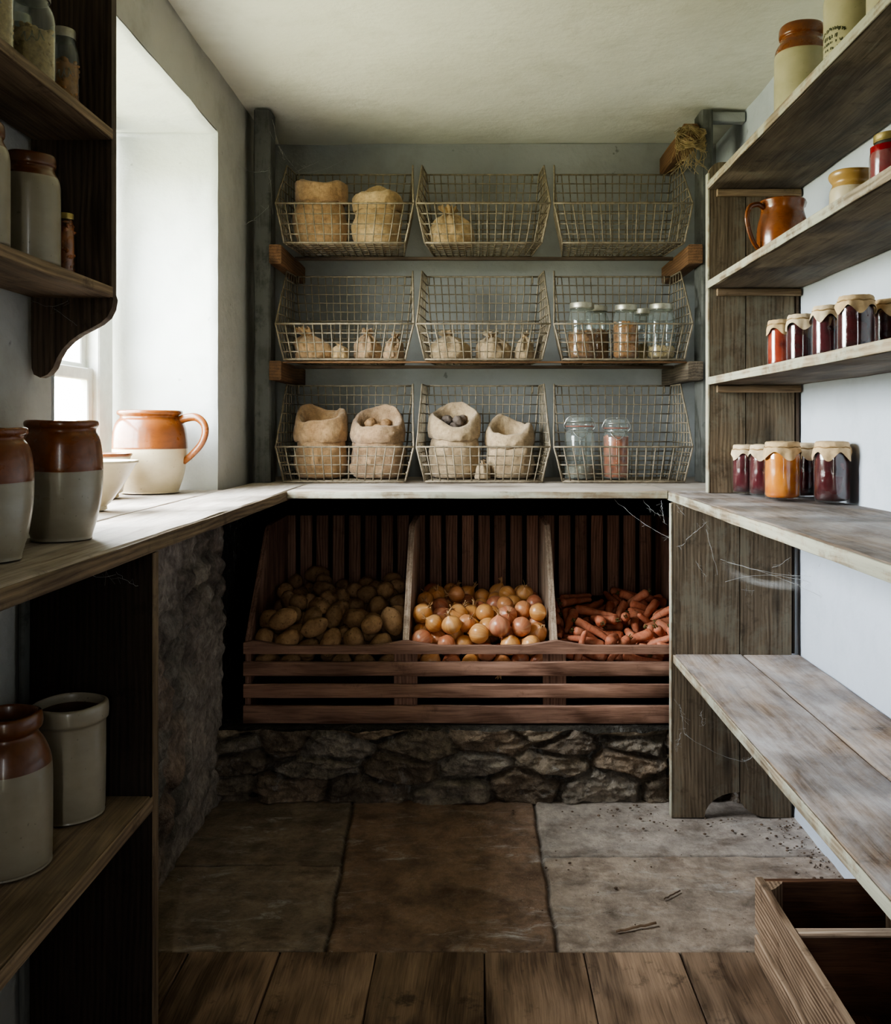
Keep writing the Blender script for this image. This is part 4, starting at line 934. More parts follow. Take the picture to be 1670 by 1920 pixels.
# upper left shelves
def bottle_jar(label, c, r, h, line, mats, group, neckr=.80, name='stoneware_jar'):
    P = spline([(0, .002), (r*.92, 0), (r*.99, .003), (r, .012), (r, h*.64), (r*.985, h*.74), (r*.93, h*.80), (r*(neckr+.02), h*.85), (r*neckr, h*.87), (r*(neckr-.02), h*.89), (r*(neckr+.04), h*.905), (r*(neckr+.05), h*.94), (r*(neckr+.03), h*.985), (r*(neckr-.03), h), (r*(neckr-.12), h*.99), (r*(neckr-.14), h*.9), (0, h*.88)], 3)
    return vessel(name, label, 'jar', c, P, mats, [2 if i > 42 else (0 if P[i][1] < line*h else 1) for i in range(len(P)-1)], group=group)
ZS1, ZS2 = 1.369+e, 1.647+e
UG = 'stoneware jars on the wall shelf'
bottle_jar('brown-shouldered cream jar next to the little brown pickle jar', (-.712, 1.452, ZS1), .045, .182, .79, [G_DIM, G_DIMB, G_INSIDE], UG)
bottle_jar('cream jar mostly cut off by the edge on the lower wall shelf', (-.712, 1.292, ZS1), .045, .182, .79, [G_DIM, G_DIMB, G_INSIDE], UG)
mason('small slim jar of brown pickles by the dark bracket end', (-.7057, 1.560, ZS1), .0165, .112, .86, J_BRN, LID_G, GLASS_CLEAN, None, True, False, .82)
MG = 'lidded glass jars on the upper wall shelf'
mason('small lidded jar of dried chips by the dark shelf end', (-.708, 1.560, ZS2), .0255, .152, .62, NUT2, LID_Z, GLASS_OLD, MG, True, True)
mason('large lidded jar of pale chips on the upper wall shelf', (-.698, 1.428, ZS2), .035, .158, .58, GRAIN, LID_Z, GLASS_OLD, MG, True, True)
mason('lidded jar tucked against the wall behind the large chip jar', (-.752, 1.500, ZS2), .022, .150, .5, NUT, LID_Z, GLASS_OLD, MG)
mason('cloudy lidded jar cut off by the edge on the upper wall shelf', (-.700, 1.305, ZS2), .033, .160, .6, GRAIN, LID_Z, GLASS_OLD, MG, True, True)
# right shelves
z2, z3 = SZ[1]+e, SZ[2]+e
bottle_jar('brown-topped cream stoneware jar at the far end of the top shelf', (.792, 2.20, z3), .063, .262, .74, [G_GREEN, G_BROWN, G_INSIDE], None, .78)
P = spline([(0, .002), (.054, 0), (.0575, .004), (.058, .02), (.058, .15), (.0575, .185), (.052, .198), (.050, .203), (.0535, .208), (.054, .218), (.050, .224), (.045, .22), (.044, .19), (0, .185)], 3)
t = vessel('stoneware_jar', 'tall pale green jar with dark printed stamp on the top shelf', 'jar', (.79, 1.895, z3), P, [G_GREEN, G_INSIDE], [0]*33+[1]*6)
mb = MB(); rs = random.Random(4); Rr = .0582
def inked(a, z, w, hh, sl):
    q = [(-w/2, -hh/2), (w/2, -hh/2), (w/2, hh/2), (-w/2, hh/2)]
    mb.add([(Rr*1.004*math.cos(a+(x+sl*y)/Rr), Rr*1.004*math.sin(a+(x+sl*y)/Rr), z+y) for x, y in q], [(0, 1, 2, 3)])
for ro, (zz, w0, sz) in enumerate(((.148, .034, .0075), (.132, .020, .0085), (.120, .030, .006), (.108, .034, .0055), (.097, .028, .005), (.087, .034, .0055), (.076, .030, .006), (.064, .026, .0065))):
    x = -w0
    while x < w0:
        w = rs.uniform(.0022, .0048)
        if rs.random() < .86:
            zc = zz+(.010*(1-(x/w0)**2)-.01 if ro == 0 else 0)
            for _ in range(2): inked(-2.80+x/Rr, zc-.034+rs.uniform(-.001, .001), w*rs.uniform(.35, .9), sz*rs.uniform(.5, 1.), rs.uniform(-.5, .5))
        x += w*1.35
mb.build('printed_stamp', INK, t, 0, local=True)
bottle_jar('plain pale green jar cut off by the edge on the top shelf', (.79, 1.690, z3), .056, .225, .99, [G_GREEN, G_GREEN, G_INSIDE], None, .82)
t = thing('brown_jug', 'squat glossy brown jug with a thin handle on the middle shelf', 'jug', (.800, 2.36, z2))
P = [(r, z*.89) for r, z in spline([(0, .002), (.050, 0), (.055, .004), (.060, .03), (.0645, .075), (.062, .115), (.055, .145), (.0535, .160), (.056, .174), (.058, .182), (.055, .185), (.051, .180), (.050, .15), (.058, .075), (.05, .02), (0, .015)], 3)]
mb = MB(); lathe(mb, P, 64, mi=[0]*30+[1]*(len(P)-31), fn=lambda a, i, r, z: (r*(1+(.22*max(0, math.cos(a-.3))**14 if z > .148 else 0)), z)); mb.build('body', [G_BROWN, G_INSIDE], t, 180, local=True)
mb = MB(); hp = [(q[0], q[1], q[2]*.89) for q in spline([(-.052, -.012, .162), (-.070, -.018, .170), (-.092, -.024, .160), (-.100, -.027, .130), (-.093, -.024, .09), (-.078, -.018, .055), (-.060, -.012, .035)], 5)]; tube(mb, hp, [.0075-.002*i/len(hp) for i in range(len(hp))], 10, flat=.75); mb.build('handle', G_BROWN, t, 180, local=True)
P = spline([(r, z*.87) for r, z in [(0, .002), (.042, 0), (.046, .004), (.0465, .02), (.0465, .085), (.044, .098), (.0405, .106), (.041, .112), (.047, .122), (.0485, .130), (.046, .136), (.042, .133), (.040, .11), (0, .1)]], 3)
vessel('stoneware_pot', 'small cream pot with a wide yellow-brown rim on the middle shelf', 'pot', (.806, 1.935, z2), P, [G_CREAM, glaze('yellow_ochre_glaze', srgb(186, 152, 92), srgb(160, 124, 68)), G_INSIDE], [0 if P[i][1] < .082 and i < 30 else (1 if i < 35 else 2) for i in range(len(P)-1)])
mason('bright red jelly jar with a brass lid on the middle shelf', (.812, 1.772, z2), .039, .147, .84, J_RED, LID_G, None, None, False)
# ------------------------------------------------------------------ the vegetable bin
t = thing('vegetable_bin', 'long slatted wooden bin divided into three bays of vegetables', 'bin', (0, 3.0, .2155))
BX0, BX1, BZ = -.706, .702, .2155
mb = MB()
for z0, z1 in ((.217, .271), (.295, .337), (.362, .405)): board(mb, (BX0, 2.764, z0), (BX1, 2.780, z1), 0, .003, .002)
mb.build('front_panel', W_BIN, t)
n = 90; top = []
for i in range(n+1):
    x = BX0+(BX1-BX0)*i/n; k = abs(math.sin(PI*(x+.212)/.4605)); top.append((x, .470-.016*min(1, k*1.6)+.001*nz(x*20, 1)))
mb = MB(); prism(mb, [(BX0, .430)]+top+[(BX1, .430)], 'xz', 2.764, 2.784, 0, 5, 1.08); mb.build('front_rail', W_BIN, t, 30)
side = [(2.785, .219), (2.785, .470), (2.80, .490), (3.04, .775), (3.06, .788), (3.09, .792), (3.334, .797), (3.334, .219)]
for x, w in ((BX0+.001, .017), (BX1-.018, .017)):
    mb = MB(); prism(mb, side, 'yz', x, x+w, 2, 3); mb.build('side_panel', W_BIN, t)
for x in (-.212, .244):
    mb = MB(); prism(mb, side, 'yz', x-.0095, x+.0095, 2, 9, 1.05); mb.build('divider', W_BINP, t)
    mb = MB(); board(mb, (x-.036, 2.7805, .222), (x+.036, 2.783, .43), 2, .001, .0003); mb.build('batten', W_BIN, t)
mb = MB(); x = BX0+.004
while x < BX1-.03: board(mb, (x, 3.338, .222), (min(x+.043, BX1), 3.350, .797), 2, .002, .001); x += .0595
mb.build('back_panel', W_BIN, t)
mb = MB(); board(mb, (BX0+.02, 2.79, .2165), (BX1-.02, 3.33, .226), 0, .001, .0005); mb.build('bottom_panel', BIN_DARK, t)
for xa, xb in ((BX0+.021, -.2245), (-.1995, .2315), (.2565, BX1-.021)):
    mb = MB(); prism(mb, [(2.7885, .325), (2.7885, .333), (3.3315, .504), (3.3315, .496)], 'yz', xa, xb, 0, 3); mb.build('sloping_board', BIN_DARK, t)
SIM = [
['p',3,[-0.2603,2.9793,0.4398],[0.766,-0.569,-0.296,0.042]],
['p',3,[-0.4556,2.8668,0.4055],[0.466,-0.094,0.623,-0.621]],
['p',4,[-0.5626,3.1447,0.4961],[0.073,0.107,-0.753,-0.645]],
['p',0,[-0.2591,3.2317,0.5205],[0.406,-0.907,0.043,-0.105]],
['p',6,[-0.2644,2.8189,0.3917],[0.938,-0.311,-0.15,0.037]],
['p',3,[-0.4149,2.8158,0.3898],[0.12,0.077,0.684,-0.716]],
['p',2,[-0.5747,2.8193,0.3902],[0.954,-0.205,-0.175,0.127]],
['p',0,[-0.3418,2.8198,0.3904],[0.203,0.958,-0.11,-0.17]],
['p',5,[-0.3653,3.0461,0.4626],[0.952,-0.272,-0.015,0.137]],
['p',2,[-0.6549,3.2311,0.5212],[0.052,0.803,-0.45,-0.388]],
['p',7,[-0.54,2.8758,0.4087],[0.762,0.606,-0.055,-0.221]],
['p',5,[-0.6467,2.8281,0.3913],[0.027,-0.394,0.916,0.078]],
['p',5,[-0.3363,2.9931,0.4457],[0.624,0.746,-0.027,0.231]],
['p',4,[-0.2723,3.041,0.4649],[0.08,0.177,-0.318,0.928]],
['p',4,[-0.3446,3.1282,0.4896],[0.699,-0.132,0.424,-0.561]],
['p',5,[-0.2698,2.8819,0.4109],[0.215,-0.096,-0.811,0.536]],
['p',2,[-0.5578,3.2084,0.5121],[0.013,0.364,0.722,0.588]],
['p',2,[-0.3821,3.1907,0.5054],[0.404,-0.75,-0.523,-0.022]],
['p',6,[-0.5844,2.9304,0.4269],[0.582,-0.754,-0.26,0.158]],
['p',4,[-0.359,2.8825,0.4123],[0.162,-0.128,-0.351,0.913]],
['p',5,[-0.4275,2.9953,0.4459],[0.548,-0.832,-0.033,0.078]],
['p',4,[-0.5211,3.1512,0.5547],[0.958,0.128,0.157,-0.202]],
['p',2,[-0.4553,3.1077,0.5328],[0.723,0.241,-0.635,0.13]],
['p',2,[-0.5383,3.2744,0.5335],[0.8,-0.278,-0.359,0.392]],
['p',7,[-0.493,2.8894,0.4551],[0.114,0.969,-0.2,0.092]],
['p',4,[-0.447,2.8196,0.4526],[0.308,0.759,-0.12,0.56]],
['p',4,[-0.5842,2.8192,0.4567],[0.475,-0.808,-0.121,-0.327]],
['p',7,[-0.6438,2.8828,0.4364],[0.121,-0.195,-0.941,-0.248]],
['p',4,[-0.334,3.2682,0.5325],[0.082,0.581,-0.701,-0.406]],
['p',1,[-0.4135,2.8804,0.4583],[0.732,-0.188,-0.391,-0.525]],
['p',0,[-0.5968,2.9765,0.4988],[0.934,0.108,0.041,0.337]],
['p',4,[-0.3773,2.8227,0.4571],[0.612,-0.432,-0.324,-0.578]],
['p',6,[-0.6558,3.0712,0.5093],[0.719,0.183,-0.448,-0.498]],
['p',7,[-0.5985,3.0954,0.5324],[0.739,-0.368,0.56,0.064]],
['p',4,[-0.2641,2.9134,0.4671],[0.241,-0.864,-0.304,0.32]],
['p',4,[-0.2651,2.9812,0.5035],[0.244,0.866,0.336,0.279]],
['p',7,[-0.2578,3.0567,0.5283],[0.062,0.759,0.648,0.008]],
['p',6,[-0.6273,2.9219,0.4821],[0.875,-0.421,0.06,-0.229]],
['p',3,[-0.401,3.0501,0.519],[0.154,-0.919,-0.252,0.26]],
['p',7,[-0.2646,3.2936,0.5404],[0.357,0.011,-0.584,0.729]],
['p',1,[-0.3796,2.9886,0.4958],[0.249,0.197,0.594,0.739]],
['p',7,[-0.2935,2.8178,0.447],[0.876,-0.319,-0.342,-0.118]],
['p',2,[-0.5173,2.8211,0.435],[0.415,0.143,0.328,-0.837]],
['p',3,[-0.6007,3.2658,0.5305],[0.467,-0.435,0.631,-0.441]],
['p',7,[-0.2928,3.2385,0.5725],[0.301,-0.023,0.264,-0.916]],
['p',5,[-0.4902,3.0435,0.5422],[0.745,0.308,0.421,0.415]],
['p',5,[-0.3218,2.9938,0.5334],[0.649,-0.168,0.333,-0.663]],
['p',3,[-0.5344,3.2187,0.5708],[0.342,0.852,0.221,-0.33]],
['p',4,[-0.2613,2.8522,0.5109],[0.493,0.664,0.28,-0.487]],
['p',2,[-0.5323,3.0016,0.4977],[0.436,0.785,-0.378,0.225]],
['p',4,[-0.5949,2.8192,0.5242],[0.925,0.325,-0.171,0.096]],
['p',0,[-0.2893,3.1229,0.5341],[0.014,0.89,-0.176,0.421]],
['p',7,[-0.5481,2.9365,0.485],[0.657,-0.077,-0.734,0.151]],
['p',1,[-0.6529,3.2925,0.5522],[0.377,-0.769,0.049,-0.514]],
['p',5,[-0.4681,2.9423,0.4846],[0.549,-0.834,0.019,0.041]],
['p',3,[-0.3887,3.2932,0.5537],[0.074,-0.73,0.643,-0.217]],
['p',0,[-0.4786,3.293,0.5406],[0.145,0.661,0.641,-0.363]],
['p',5,[-0.4993,2.8168,0.5002],[0.229,0.043,0.829,-0.509]],
['p',7,[-0.5733,2.8799,0.4664],[0.09,0.242,0.557,-0.789]],
['p',4,[-0.4545,3.0014,0.5103],[0.033,-0.398,-0.049,0.916]],
['p',3,[-0.4933,3.2303,0.5188],[0.305,0.339,-0.185,-0.871]],
['p',5,[-0.6148,3.0257,0.5364],[0.718,-0.325,0.401,0.467]],
['p',3,[-0.3195,2.8178,0.5069],[0.184,0.233,-0.559,-0.774]],
['p',2,[-0.6509,2.8712,0.5123],[0.567,-0.745,0.029,-0.351]],
['p',3,[-0.3223,3.0672,0.5129],[0.12,-0.403,0.868,-0.263]],
['p',6,[-0.3318,2.8711,0.4692],[0.055,0.531,0.845,-0.039]],
['p',3,[-0.552,3.0488,0.5315],[0.111,0.863,0.218,-0.442]],
['p',6,[-0.332,2.9316,0.4909],[0.488,0.849,-0.061,0.193]],
['p',0,[-0.6534,2.8218,0.4663],[0.359,-0.629,0.687,0.052]],
['p',6,[-0.3839,3.2187,0.5613],[0.118,0.941,0.317,-0.029]],
['p',2,[-0.6128,3.1849,0.527],[0.564,-0.25,0.736,-0.279]],
['p',6,[-0.5146,2.8782,0.5155],[0.526,0.377,0.191,-0.738]],
['p',6,[-0.5815,2.8878,0.5253],[0.53,-0.009,0.152,0.834]],
['p',7,[-0.3652,3.0986,0.5508],[0.021,0.013,0.046,-0.999]],
['p',0,[-0.3479,3.1631,0.5549],[0.644,0.022,-0.575,-0.504]],
['p',3,[-0.4139,3.1518,0.5521],[0.061,-0.886,-0.193,0.417]],
['p',3,[-0.5743,2.9503,0.5511],[0.363,-0.614,-0.59,0.378]],
['p',0,[-0.6545,3.1307,0.5521],[0.498,-0.272,-0.685,0.457]],
['p',0,[-0.376,2.8583,0.5145],[0.185,0.912,0.343,-0.126]],
['p',5,[-0.5055,2.9444,0.5386],[0.81,0.44,-0.137,-0.363]],
['p',0,[-0.3021,3.0663,0.5705],[0.621,0.246,-0.305,-0.679]],
['p',0,[-0.397,2.927,0.5037],[0.367,0.774,0.26,0.446]],
['p',7,[-0.4494,2.8898,0.5158],[0.004,-0.742,-0.377,-0.554]],
['p',2,[-0.2741,3.1778,0.5619],[0.047,-0.07,0.94,-0.33]],
['p',4,[-0.5721,3.2954,0.5853],[0.519,0.854,-0.007,0.031]],
['o',0,[0.0854,2.8165,0.388],[0.141,0.98,0.024,-0.136]],
['o',1,[-0.0303,3.1313,0.4878],[0.575,-0.334,0.686,-0.297],1],
['o',3,[0.0237,2.9397,0.4285],[0.297,0.954,0.037,-0.013]],
['o',3,[0.2,2.9319,0.4243],[0.66,-0.384,-0.241,-0.6],1],
['o',0,[-0.0141,2.8163,0.3898],[0.227,0.769,-0.128,0.584],1],
['o',0,[0.1428,2.8351,0.3928],[0.258,-0.33,0.071,0.905],1],
['o',5,[0.1338,3.204,0.5121],[0.287,-0.117,-0.229,0.923]],
['o',0,[0.0566,2.9861,0.4414],[0.454,-0.841,0.288,-0.06],1],
['o',3,[-0.0723,2.8176,0.3891],[0.868,0.395,-0.274,0.122],1],
['o',0,[0.2005,2.8754,0.4069],[0.355,0.879,0.317,-0.02],1],
['o',5,[0.108,2.9483,0.4312],[0.229,0.634,-0.115,0.729],1],
['o',5,[-0.166,2.8783,0.4117],[0.033,0.941,-0.159,-0.297],1],
['o',3,[-0.0742,2.8763,0.4073],[0.485,0.532,-0.287,-0.631],1],
['o',0,[0.2014,3.1427,0.4905],[0.353,-0.89,0.195,-0.213],1],
['o',1,[-0.033,2.9167,0.4206],[0.539,-0.837,0.075,-0.061]],
['o',2,[-0.139,2.8203,0.3934],[0.873,0.196,0.301,0.329],1],
['o',2,[0.0151,2.8761,0.4124],[0.073,0.967,-0.016,0.244],1],
['o',3,[0.2009,2.8177,0.3897],[0.337,0.82,0.004,-0.462]],
['o',2,[0.1654,2.986,0.4458],[0.615,0.66,-0.336,0.271],1],
['o',4,[0.175,2.8173,0.4445],[0.805,-0.393,-0.377,0.234],1],
['o',2,[-0.1653,2.8199,0.4594],[0.765,-0.363,0.49,0.206],1],
['o',3,[0.0811,2.8743,0.407],[0.589,0.288,0.343,-0.673],1],
['o',4,[-0.0337,2.8415,0.4401],[0.768,-0.356,0.132,-0.516],1],
['o',3,[-0.1072,3.2193,0.5152],[0.829,-0.104,0.339,-0.433]],
['o',4,[-0.1677,3.0281,0.5074],[0.741,-0.097,-0.122,-0.653]],
['o',3,[0.2001,2.941,0.4862],[0.03,0.083,-0.805,-0.587],1],
['o',3,[0.0657,2.9274,0.4717],[0.672,-0.048,0.389,0.628],1],
['o',3,[-0.0662,3.0812,0.4955],[0.836,-0.491,0.224,-0.097],1],
['o',0,[-0.1173,3.0606,0.5198],[0.249,-0.948,0.108,-0.168]],
['o',4,[0.0255,3.2225,0.5177],[0.599,0.447,0.374,0.549],1],
['o',2,[-0.0124,2.9731,0.5049],[0.926,-0.339,0.093,-0.139]],
['o',5,[0.0536,2.9818,0.504],[0.596,-0.659,0.382,-0.255]],
['o',4,[0.1097,3.0155,0.4548],[0.635,0.02,-0.726,-0.264]],
['o',0,[-0.0875,2.8156,0.4478],[0.854,-0.326,-0.399,0.074],1],
['o',0,[-0.1174,2.8667,0.4492],[0.974,-0.05,-0.196,-0.104],1],
['o',4,[-0.0069,2.9142,0.4756],[0.625,-0.099,0.312,0.708],1],
['o',1,[-0.1076,2.9777,0.4376],[0.813,-0.266,-0.245,0.456],1],
['o',2,[0.1959,2.878,0.4687],[0.425,0.307,-0.252,0.813]],
['o',5,[-0.1665,3.1979,0.5116],[0.146,-0.357,0.489,0.782],1],
['o',5,[-0.1098,2.9999,0.4978],[0.239,-0.838,-0.428,0.24]],
['o',2,[0.0843,3.2494,0.5281],[0.942,0.139,0.123,0.281]],
['o',0,[0.0361,2.8166,0.4216],[0.492,-0.133,0.738,-0.443],1],
['o',5,[0.1416,2.8941,0.415],[0.713,0.153,-0.428,0.534],1],
['o',5,[0.1992,3.203,0.5122],[0.802,0.185,-0.537,0.187],1],
['o',1,[-0.0626,2.8902,0.4642],[0.728,-0.313,0.116,0.599],1],
['o',5,[0.1102,2.8201,0.4433],[0.857,0.192,0.113,-0.465],1],
['o',5,[0.1038,2.9073,0.5187],[0.672,0.483,-0.283,0.485]],
['o',3,[-0.1677,3.0937,0.5303],[0.691,-0.359,-0.354,-0.518]],
['o',0,[0.147,2.9173,0.4736],[0.705,0.455,-0.33,-0.433],1],
['o',4,[0.1489,3.0352,0.4999],[0.452,0.265,-0.296,-0.799],1],
['o',4,[-0.168,2.9555,0.4345],[0.203,0.92,-0.152,0.297]],
['o',3,[0.0229,3.1589,0.4981],[0.138,0.972,0.099,0.164],1],
['o',1,[0.1027,2.8797,0.4641],[0.466,0.585,-0.658,0.089],1],
['o',0,[-0.0534,3.0248,0.5056],[0.854,0.135,0.342,-0.368]],
['o',5,[0.0137,2.8182,0.4794],[0.611,-0.528,-0.462,0.367],1],
['o',4,[0.1736,3.1519,0.5422],[0.678,0.214,-0.212,0.67]],
['o',2,[0.0765,2.8219,0.5011],[0.604,-0.007,-0.053,0.795]],
['o',3,[0.0415,2.8739,0.4894],[0.201,0.637,-0.671,-0.322],1],
['o',4,[-0.0814,3.1638,0.4984],[0.866,-0.018,0.424,-0.264]],
['o',1,[0.1104,3.1481,0.5429],[0.048,0.755,-0.321,0.571]],
['o',0,[0.1296,3.0949,0.5237],[0.119,-0.093,0.988,0.026]],
['o',5,[-0.1537,3.261,0.531],[0.078,0.925,-0.198,0.314],1],
['o',4,[-0.0724,2.8181,0.5068],[0.982,0.113,-0.148,0.025]],
['o',2,[-0.1656,2.9627,0.4992],[0.139,0.356,-0.438,0.814],1],
['o',0,[0.1673,3.2558,0.5257],[0.762,0.609,-0.101,0.195]],
['o',0,[-0.1274,2.8481,0.5046],[0.595,0.399,-0.272,-0.642]],
['o',0,[0.0734,3.1856,0.516],[0.922,0.025,0.375,-0.093]],
['o',1,[-0.0272,2.8621,0.5021],[0.737,0.41,-0.019,0.537]],
['o',0,[-0.1686,2.9034,0.4664],[0.385,0.245,0.137,0.879],1],
['o',0,[-0.0846,3.2739,0.5307],[0.85,0.1,0.388,-0.343]],
['o',4,[0.1156,2.9672,0.4941],[0.505,0.345,0.557,-0.562],1],
['o',3,[0.0315,2.9259,0.5234],[0.514,0.603,0.593,0.142],1],
['o',5,[0.1452,2.8409,0.496],[0.738,-0.665,0.1,-0.062],1],
['o',3,[0.0155,3.0337,0.5112],[0.383,0.284,-0.856,0.197],1],
['o',3,[-0.0294,3.2495,0.5248],[0.88,-0.22,0.369,-0.201]],
['o',2,[0.0692,3.0706,0.5191],[0.172,0.614,-0.593,0.492]],
['o',0,[-0.0257,3.1921,0.5066],[0.344,-0.795,-0.469,0.173],1],
['o',3,[0.2012,3.0017,0.5056],[0.352,0.743,0.217,-0.527]],
['o',2,[-0.1315,3.1492,0.539],[0.879,0.477,0.006,0.016]],
['o',5,[-0.1119,2.9252,0.4845],[0.779,0.132,0.602,-0.12],1],
['o',1,[0.2011,2.8995,0.5301],[0.698,0.537,0.466,0.082],1],
['o',4,[0.2018,3.0621,0.5254],[0.496,-0.576,-0.492,0.424],1],
['o',0,[0.1569,2.939,0.531],[0.468,-0.788,0.273,0.293],1],
['o',5,[-0.1672,2.8919,0.5274],[0.63,0.424,0.02,0.651]],
['o',5,[-0.0528,2.9226,0.52],[0.849,0.455,-0.192,-0.189]],
['o',4,[-0.0631,3.1229,0.545],[0.747,0.374,-0.548,-0.042]],
['o',0,[0.0999,3.0133,0.5307],[0.636,-0.611,0.029,-0.47],1],
['o',4,[0.0211,3.098,0.4807],[0.641,0.083,0.672,0.362]],
['c',4,[0.5728,3.0033,0.4433],[0.238,0.944,-0.229,-0.011]],
['c',6,[0.4057,3.182,0.4833],[0.909,-0.173,-0.15,0.348],1],
['c',7,[0.3249,2.7984,0.4269],[0.779,0.128,-0.611,0.058]],
['c',7,[0.4268,3.1484,0.4762],[0.097,-0.299,0.947,0.066],1],
['c',2,[0.5654,2.9709,0.4219],[0.985,-0.11,-0.028,0.131]],
['c',0,[0.322,2.9387,0.409],[0.935,0.113,0.081,-0.326]],
['c',7,[0.3577,3.0389,0.4403],[0.455,0.088,-0.02,0.886]],
['c',4,[0.3497,3.2233,0.4959],[0.401,0.881,0.21,0.14],1],
['c',2,[0.5327,3.2117,0.4963],[0.525,0.128,-0.025,0.841]],
['c',7,[0.3578,3.1878,0.5084],[0.941,0.165,0.064,0.29]],
['c',6,[0.5827,3.0879,0.4538],[0.957,-0.266,-0.037,0.113],1],
['c',7,[0.4543,3.1198,0.4645],[0.004,0.143,-0.874,-0.465]],
['c',7,[0.5022,2.9508,0.4513],[0.644,0.307,0.331,0.617],1],
['c',1,[0.413,2.9504,0.4141],[0.828,-0.544,-0.079,0.111]],
['c',2,[0.403,2.8478,0.4041],[0.063,0.062,0.664,0.742]],
['c',3,[0.5283,2.8482,0.4063],[0.137,-0.266,0.399,-0.867]],
['c',2,[0.3107,3.0548,0.446],[0.434,0.764,-0.301,-0.369]],
['c',0,[0.6128,2.8389,0.3951],[0.098,0.977,0.156,-0.104]],
['c',1,[0.3535,3.1717,0.4835],[0.725,0.614,0.153,0.271]],
['c',2,[0.5375,3.1561,0.5093],[0.007,-0.267,-0.054,0.962]],
['c',7,[0.5707,2.9184,0.432],[0.61,-0.725,-0.264,0.18]],
['c',4,[0.5175,3.1096,0.4655],[0.25,-0.942,-0.221,0.04]],
['c',7,[0.4077,3.1475,0.4998],[0.171,0.88,0.413,0.161],1],
['c',6,[0.3478,2.8273,0.4277],[0.073,-0.187,-0.777,-0.597],1],
['c',6,[0.5915,3.1414,0.4925],[0.965,-0.108,0.141,0.191],1],
['c',5,[0.5846,3.0118,0.4713],[0.075,0.331,-0.598,0.726]],
['c',1,[0.3614,3.255,0.5103],[0.299,-0.936,-0.184,0.037]],
['c',6,[0.3457,2.8375,0.3908],[0.965,-0.185,0.179,-0.051]],
['c',3,[0.5737,3.1059,0.4755],[0.835,-0.5,0.015,0.23]],
['c',2,[0.3127,3.0299,0.4703],[0.41,-0.573,0.68,-0.202]],
['c',4,[0.2676,3.0668,0.4838],[0.291,0.623,0.584,0.431],1],
['c',7,[0.57,3.1877,0.5094],[0.303,0.93,0.071,-0.198]],
['c',4,[0.5604,2.8017,0.4206],[0.686,0.711,0.07,-0.136]],
['c',1,[0.3129,3.0008,0.4297],[0.912,-0.157,0.205,-0.318],1],
['c',1,[0.6146,2.9885,0.4761],[0.069,0.133,-0.561,-0.814],1],
['c',3,[0.627,3.1934,0.5208],[0.241,-0.033,-0.71,-0.661],1],
['c',4,[0.5166,2.7965,0.4076],[0.899,-0.432,0.07,0.004],1],
['c',4,[0.4433,3.0185,0.4515],[0.383,0.061,0.422,0.82],1],
['c',5,[0.2782,3.1709,0.4957],[0.737,-0.107,0.188,-0.64]],
['c',4,[0.5023,3.0174,0.4705],[0.733,0.206,0.477,0.44]],
['c',5,[0.3423,3.0694,0.4698],[0.545,0.402,-0.435,-0.593],1],
['c',3,[0.6666,3.0875,0.4867],[0.51,0.533,0.613,0.283],1],
['c',0,[0.429,3.071,0.4544],[0.127,-0.19,-0.957,0.179]],
['c',5,[0.4882,3.2494,0.5062],[0.55,0.259,0.169,0.776]],
['c',0,[0.3896,3.0338,0.4607],[0.402,0.324,0.603,0.608]],
['c',4,[0.6194,2.8038,0.4417],[0.022,0.128,-0.476,0.87],1],
['c',4,[0.3838,2.848,0.4284],[0.904,0.411,-0.044,-0.104]],
['c',3,[0.5077,2.8622,0.447],[0.22,0.043,0.817,-0.531],1],
['c',4,[0.4243,2.9556,0.4384],[0.025,0.01,0.741,0.671],1],
['c',0,[0.6384,3.1147,0.4811],[0.748,-0.403,-0.283,0.446],1],
['c',2,[0.3393,2.9588,0.4694],[0.474,0.243,-0.356,-0.768]],
['c',4,[0.4441,2.8153,0.4224],[0.03,-0.409,0.485,0.772]],
['c',3,[0.3116,2.9848,0.4804],[0.402,-0.435,0.768,-0.243]],
['c',4,[0.6291,3.0243,0.4922],[0.328,-0.066,0.68,0.653],1],
['c',7,[0.5576,3.2764,0.5135],[0.724,0.659,-0.056,-0.194],1],
['c',3,[0.5312,3.0001,0.4667],[0.588,-0.296,0.591,-0.466]],
['c',4,[0.5911,2.8256,0.4515],[0.833,0.396,-0.344,-0.176],1],
['c',7,[0.6199,2.8867,0.4394],[0.744,-0.528,0.237,0.334]],
['c',2,[0.3254,2.8905,0.4485],[0.072,-0.315,0.92,-0.222],1],
['c',6,[0.4645,3.0925,0.4888],[0.656,-0.092,0.305,-0.684]],
['c',6,[0.6463,2.8653,0.4379],[0.51,0.691,0.402,-0.318]],
['c',5,[0.6148,3.2247,0.4993],[0.009,-0.198,0.899,0.391],1],
['c',5,[0.4301,3.002,0.4808],[0.364,0.332,0.731,0.473]],
['c',3,[0.3266,2.947,0.4395],[0.912,-0.033,-0.03,0.407]],
['c',0,[0.5879,3.0771,0.4856],[0.432,-0.208,0.76,-0.439]],
['c',4,[0.6303,2.9093,0.4616],[0.448,0.796,-0.165,-0.371]],
['c',7,[0.3827,2.9038,0.4655],[0.536,0.803,0.05,-0.256]],
['c',2,[0.6131,2.9159,0.439],[0.716,0.633,0.267,-0.125]],
['c',4,[0.3589,2.8818,0.4493],[0.615,0.725,0.297,-0.089]],
['c',2,[0.2718,2.9295,0.4583],[0.538,0.438,-0.5,-0.519],1],
['c',3,[0.4352,2.8454,0.4549],[0.61,-0.531,-0.364,0.462],1],
['c',2,[0.4084,3.0483,0.4967],[0.85,0.476,-0.062,-0.218]],
['c',6,[0.4381,2.9197,0.4488],[0.003,-0.288,-0.716,-0.636]],
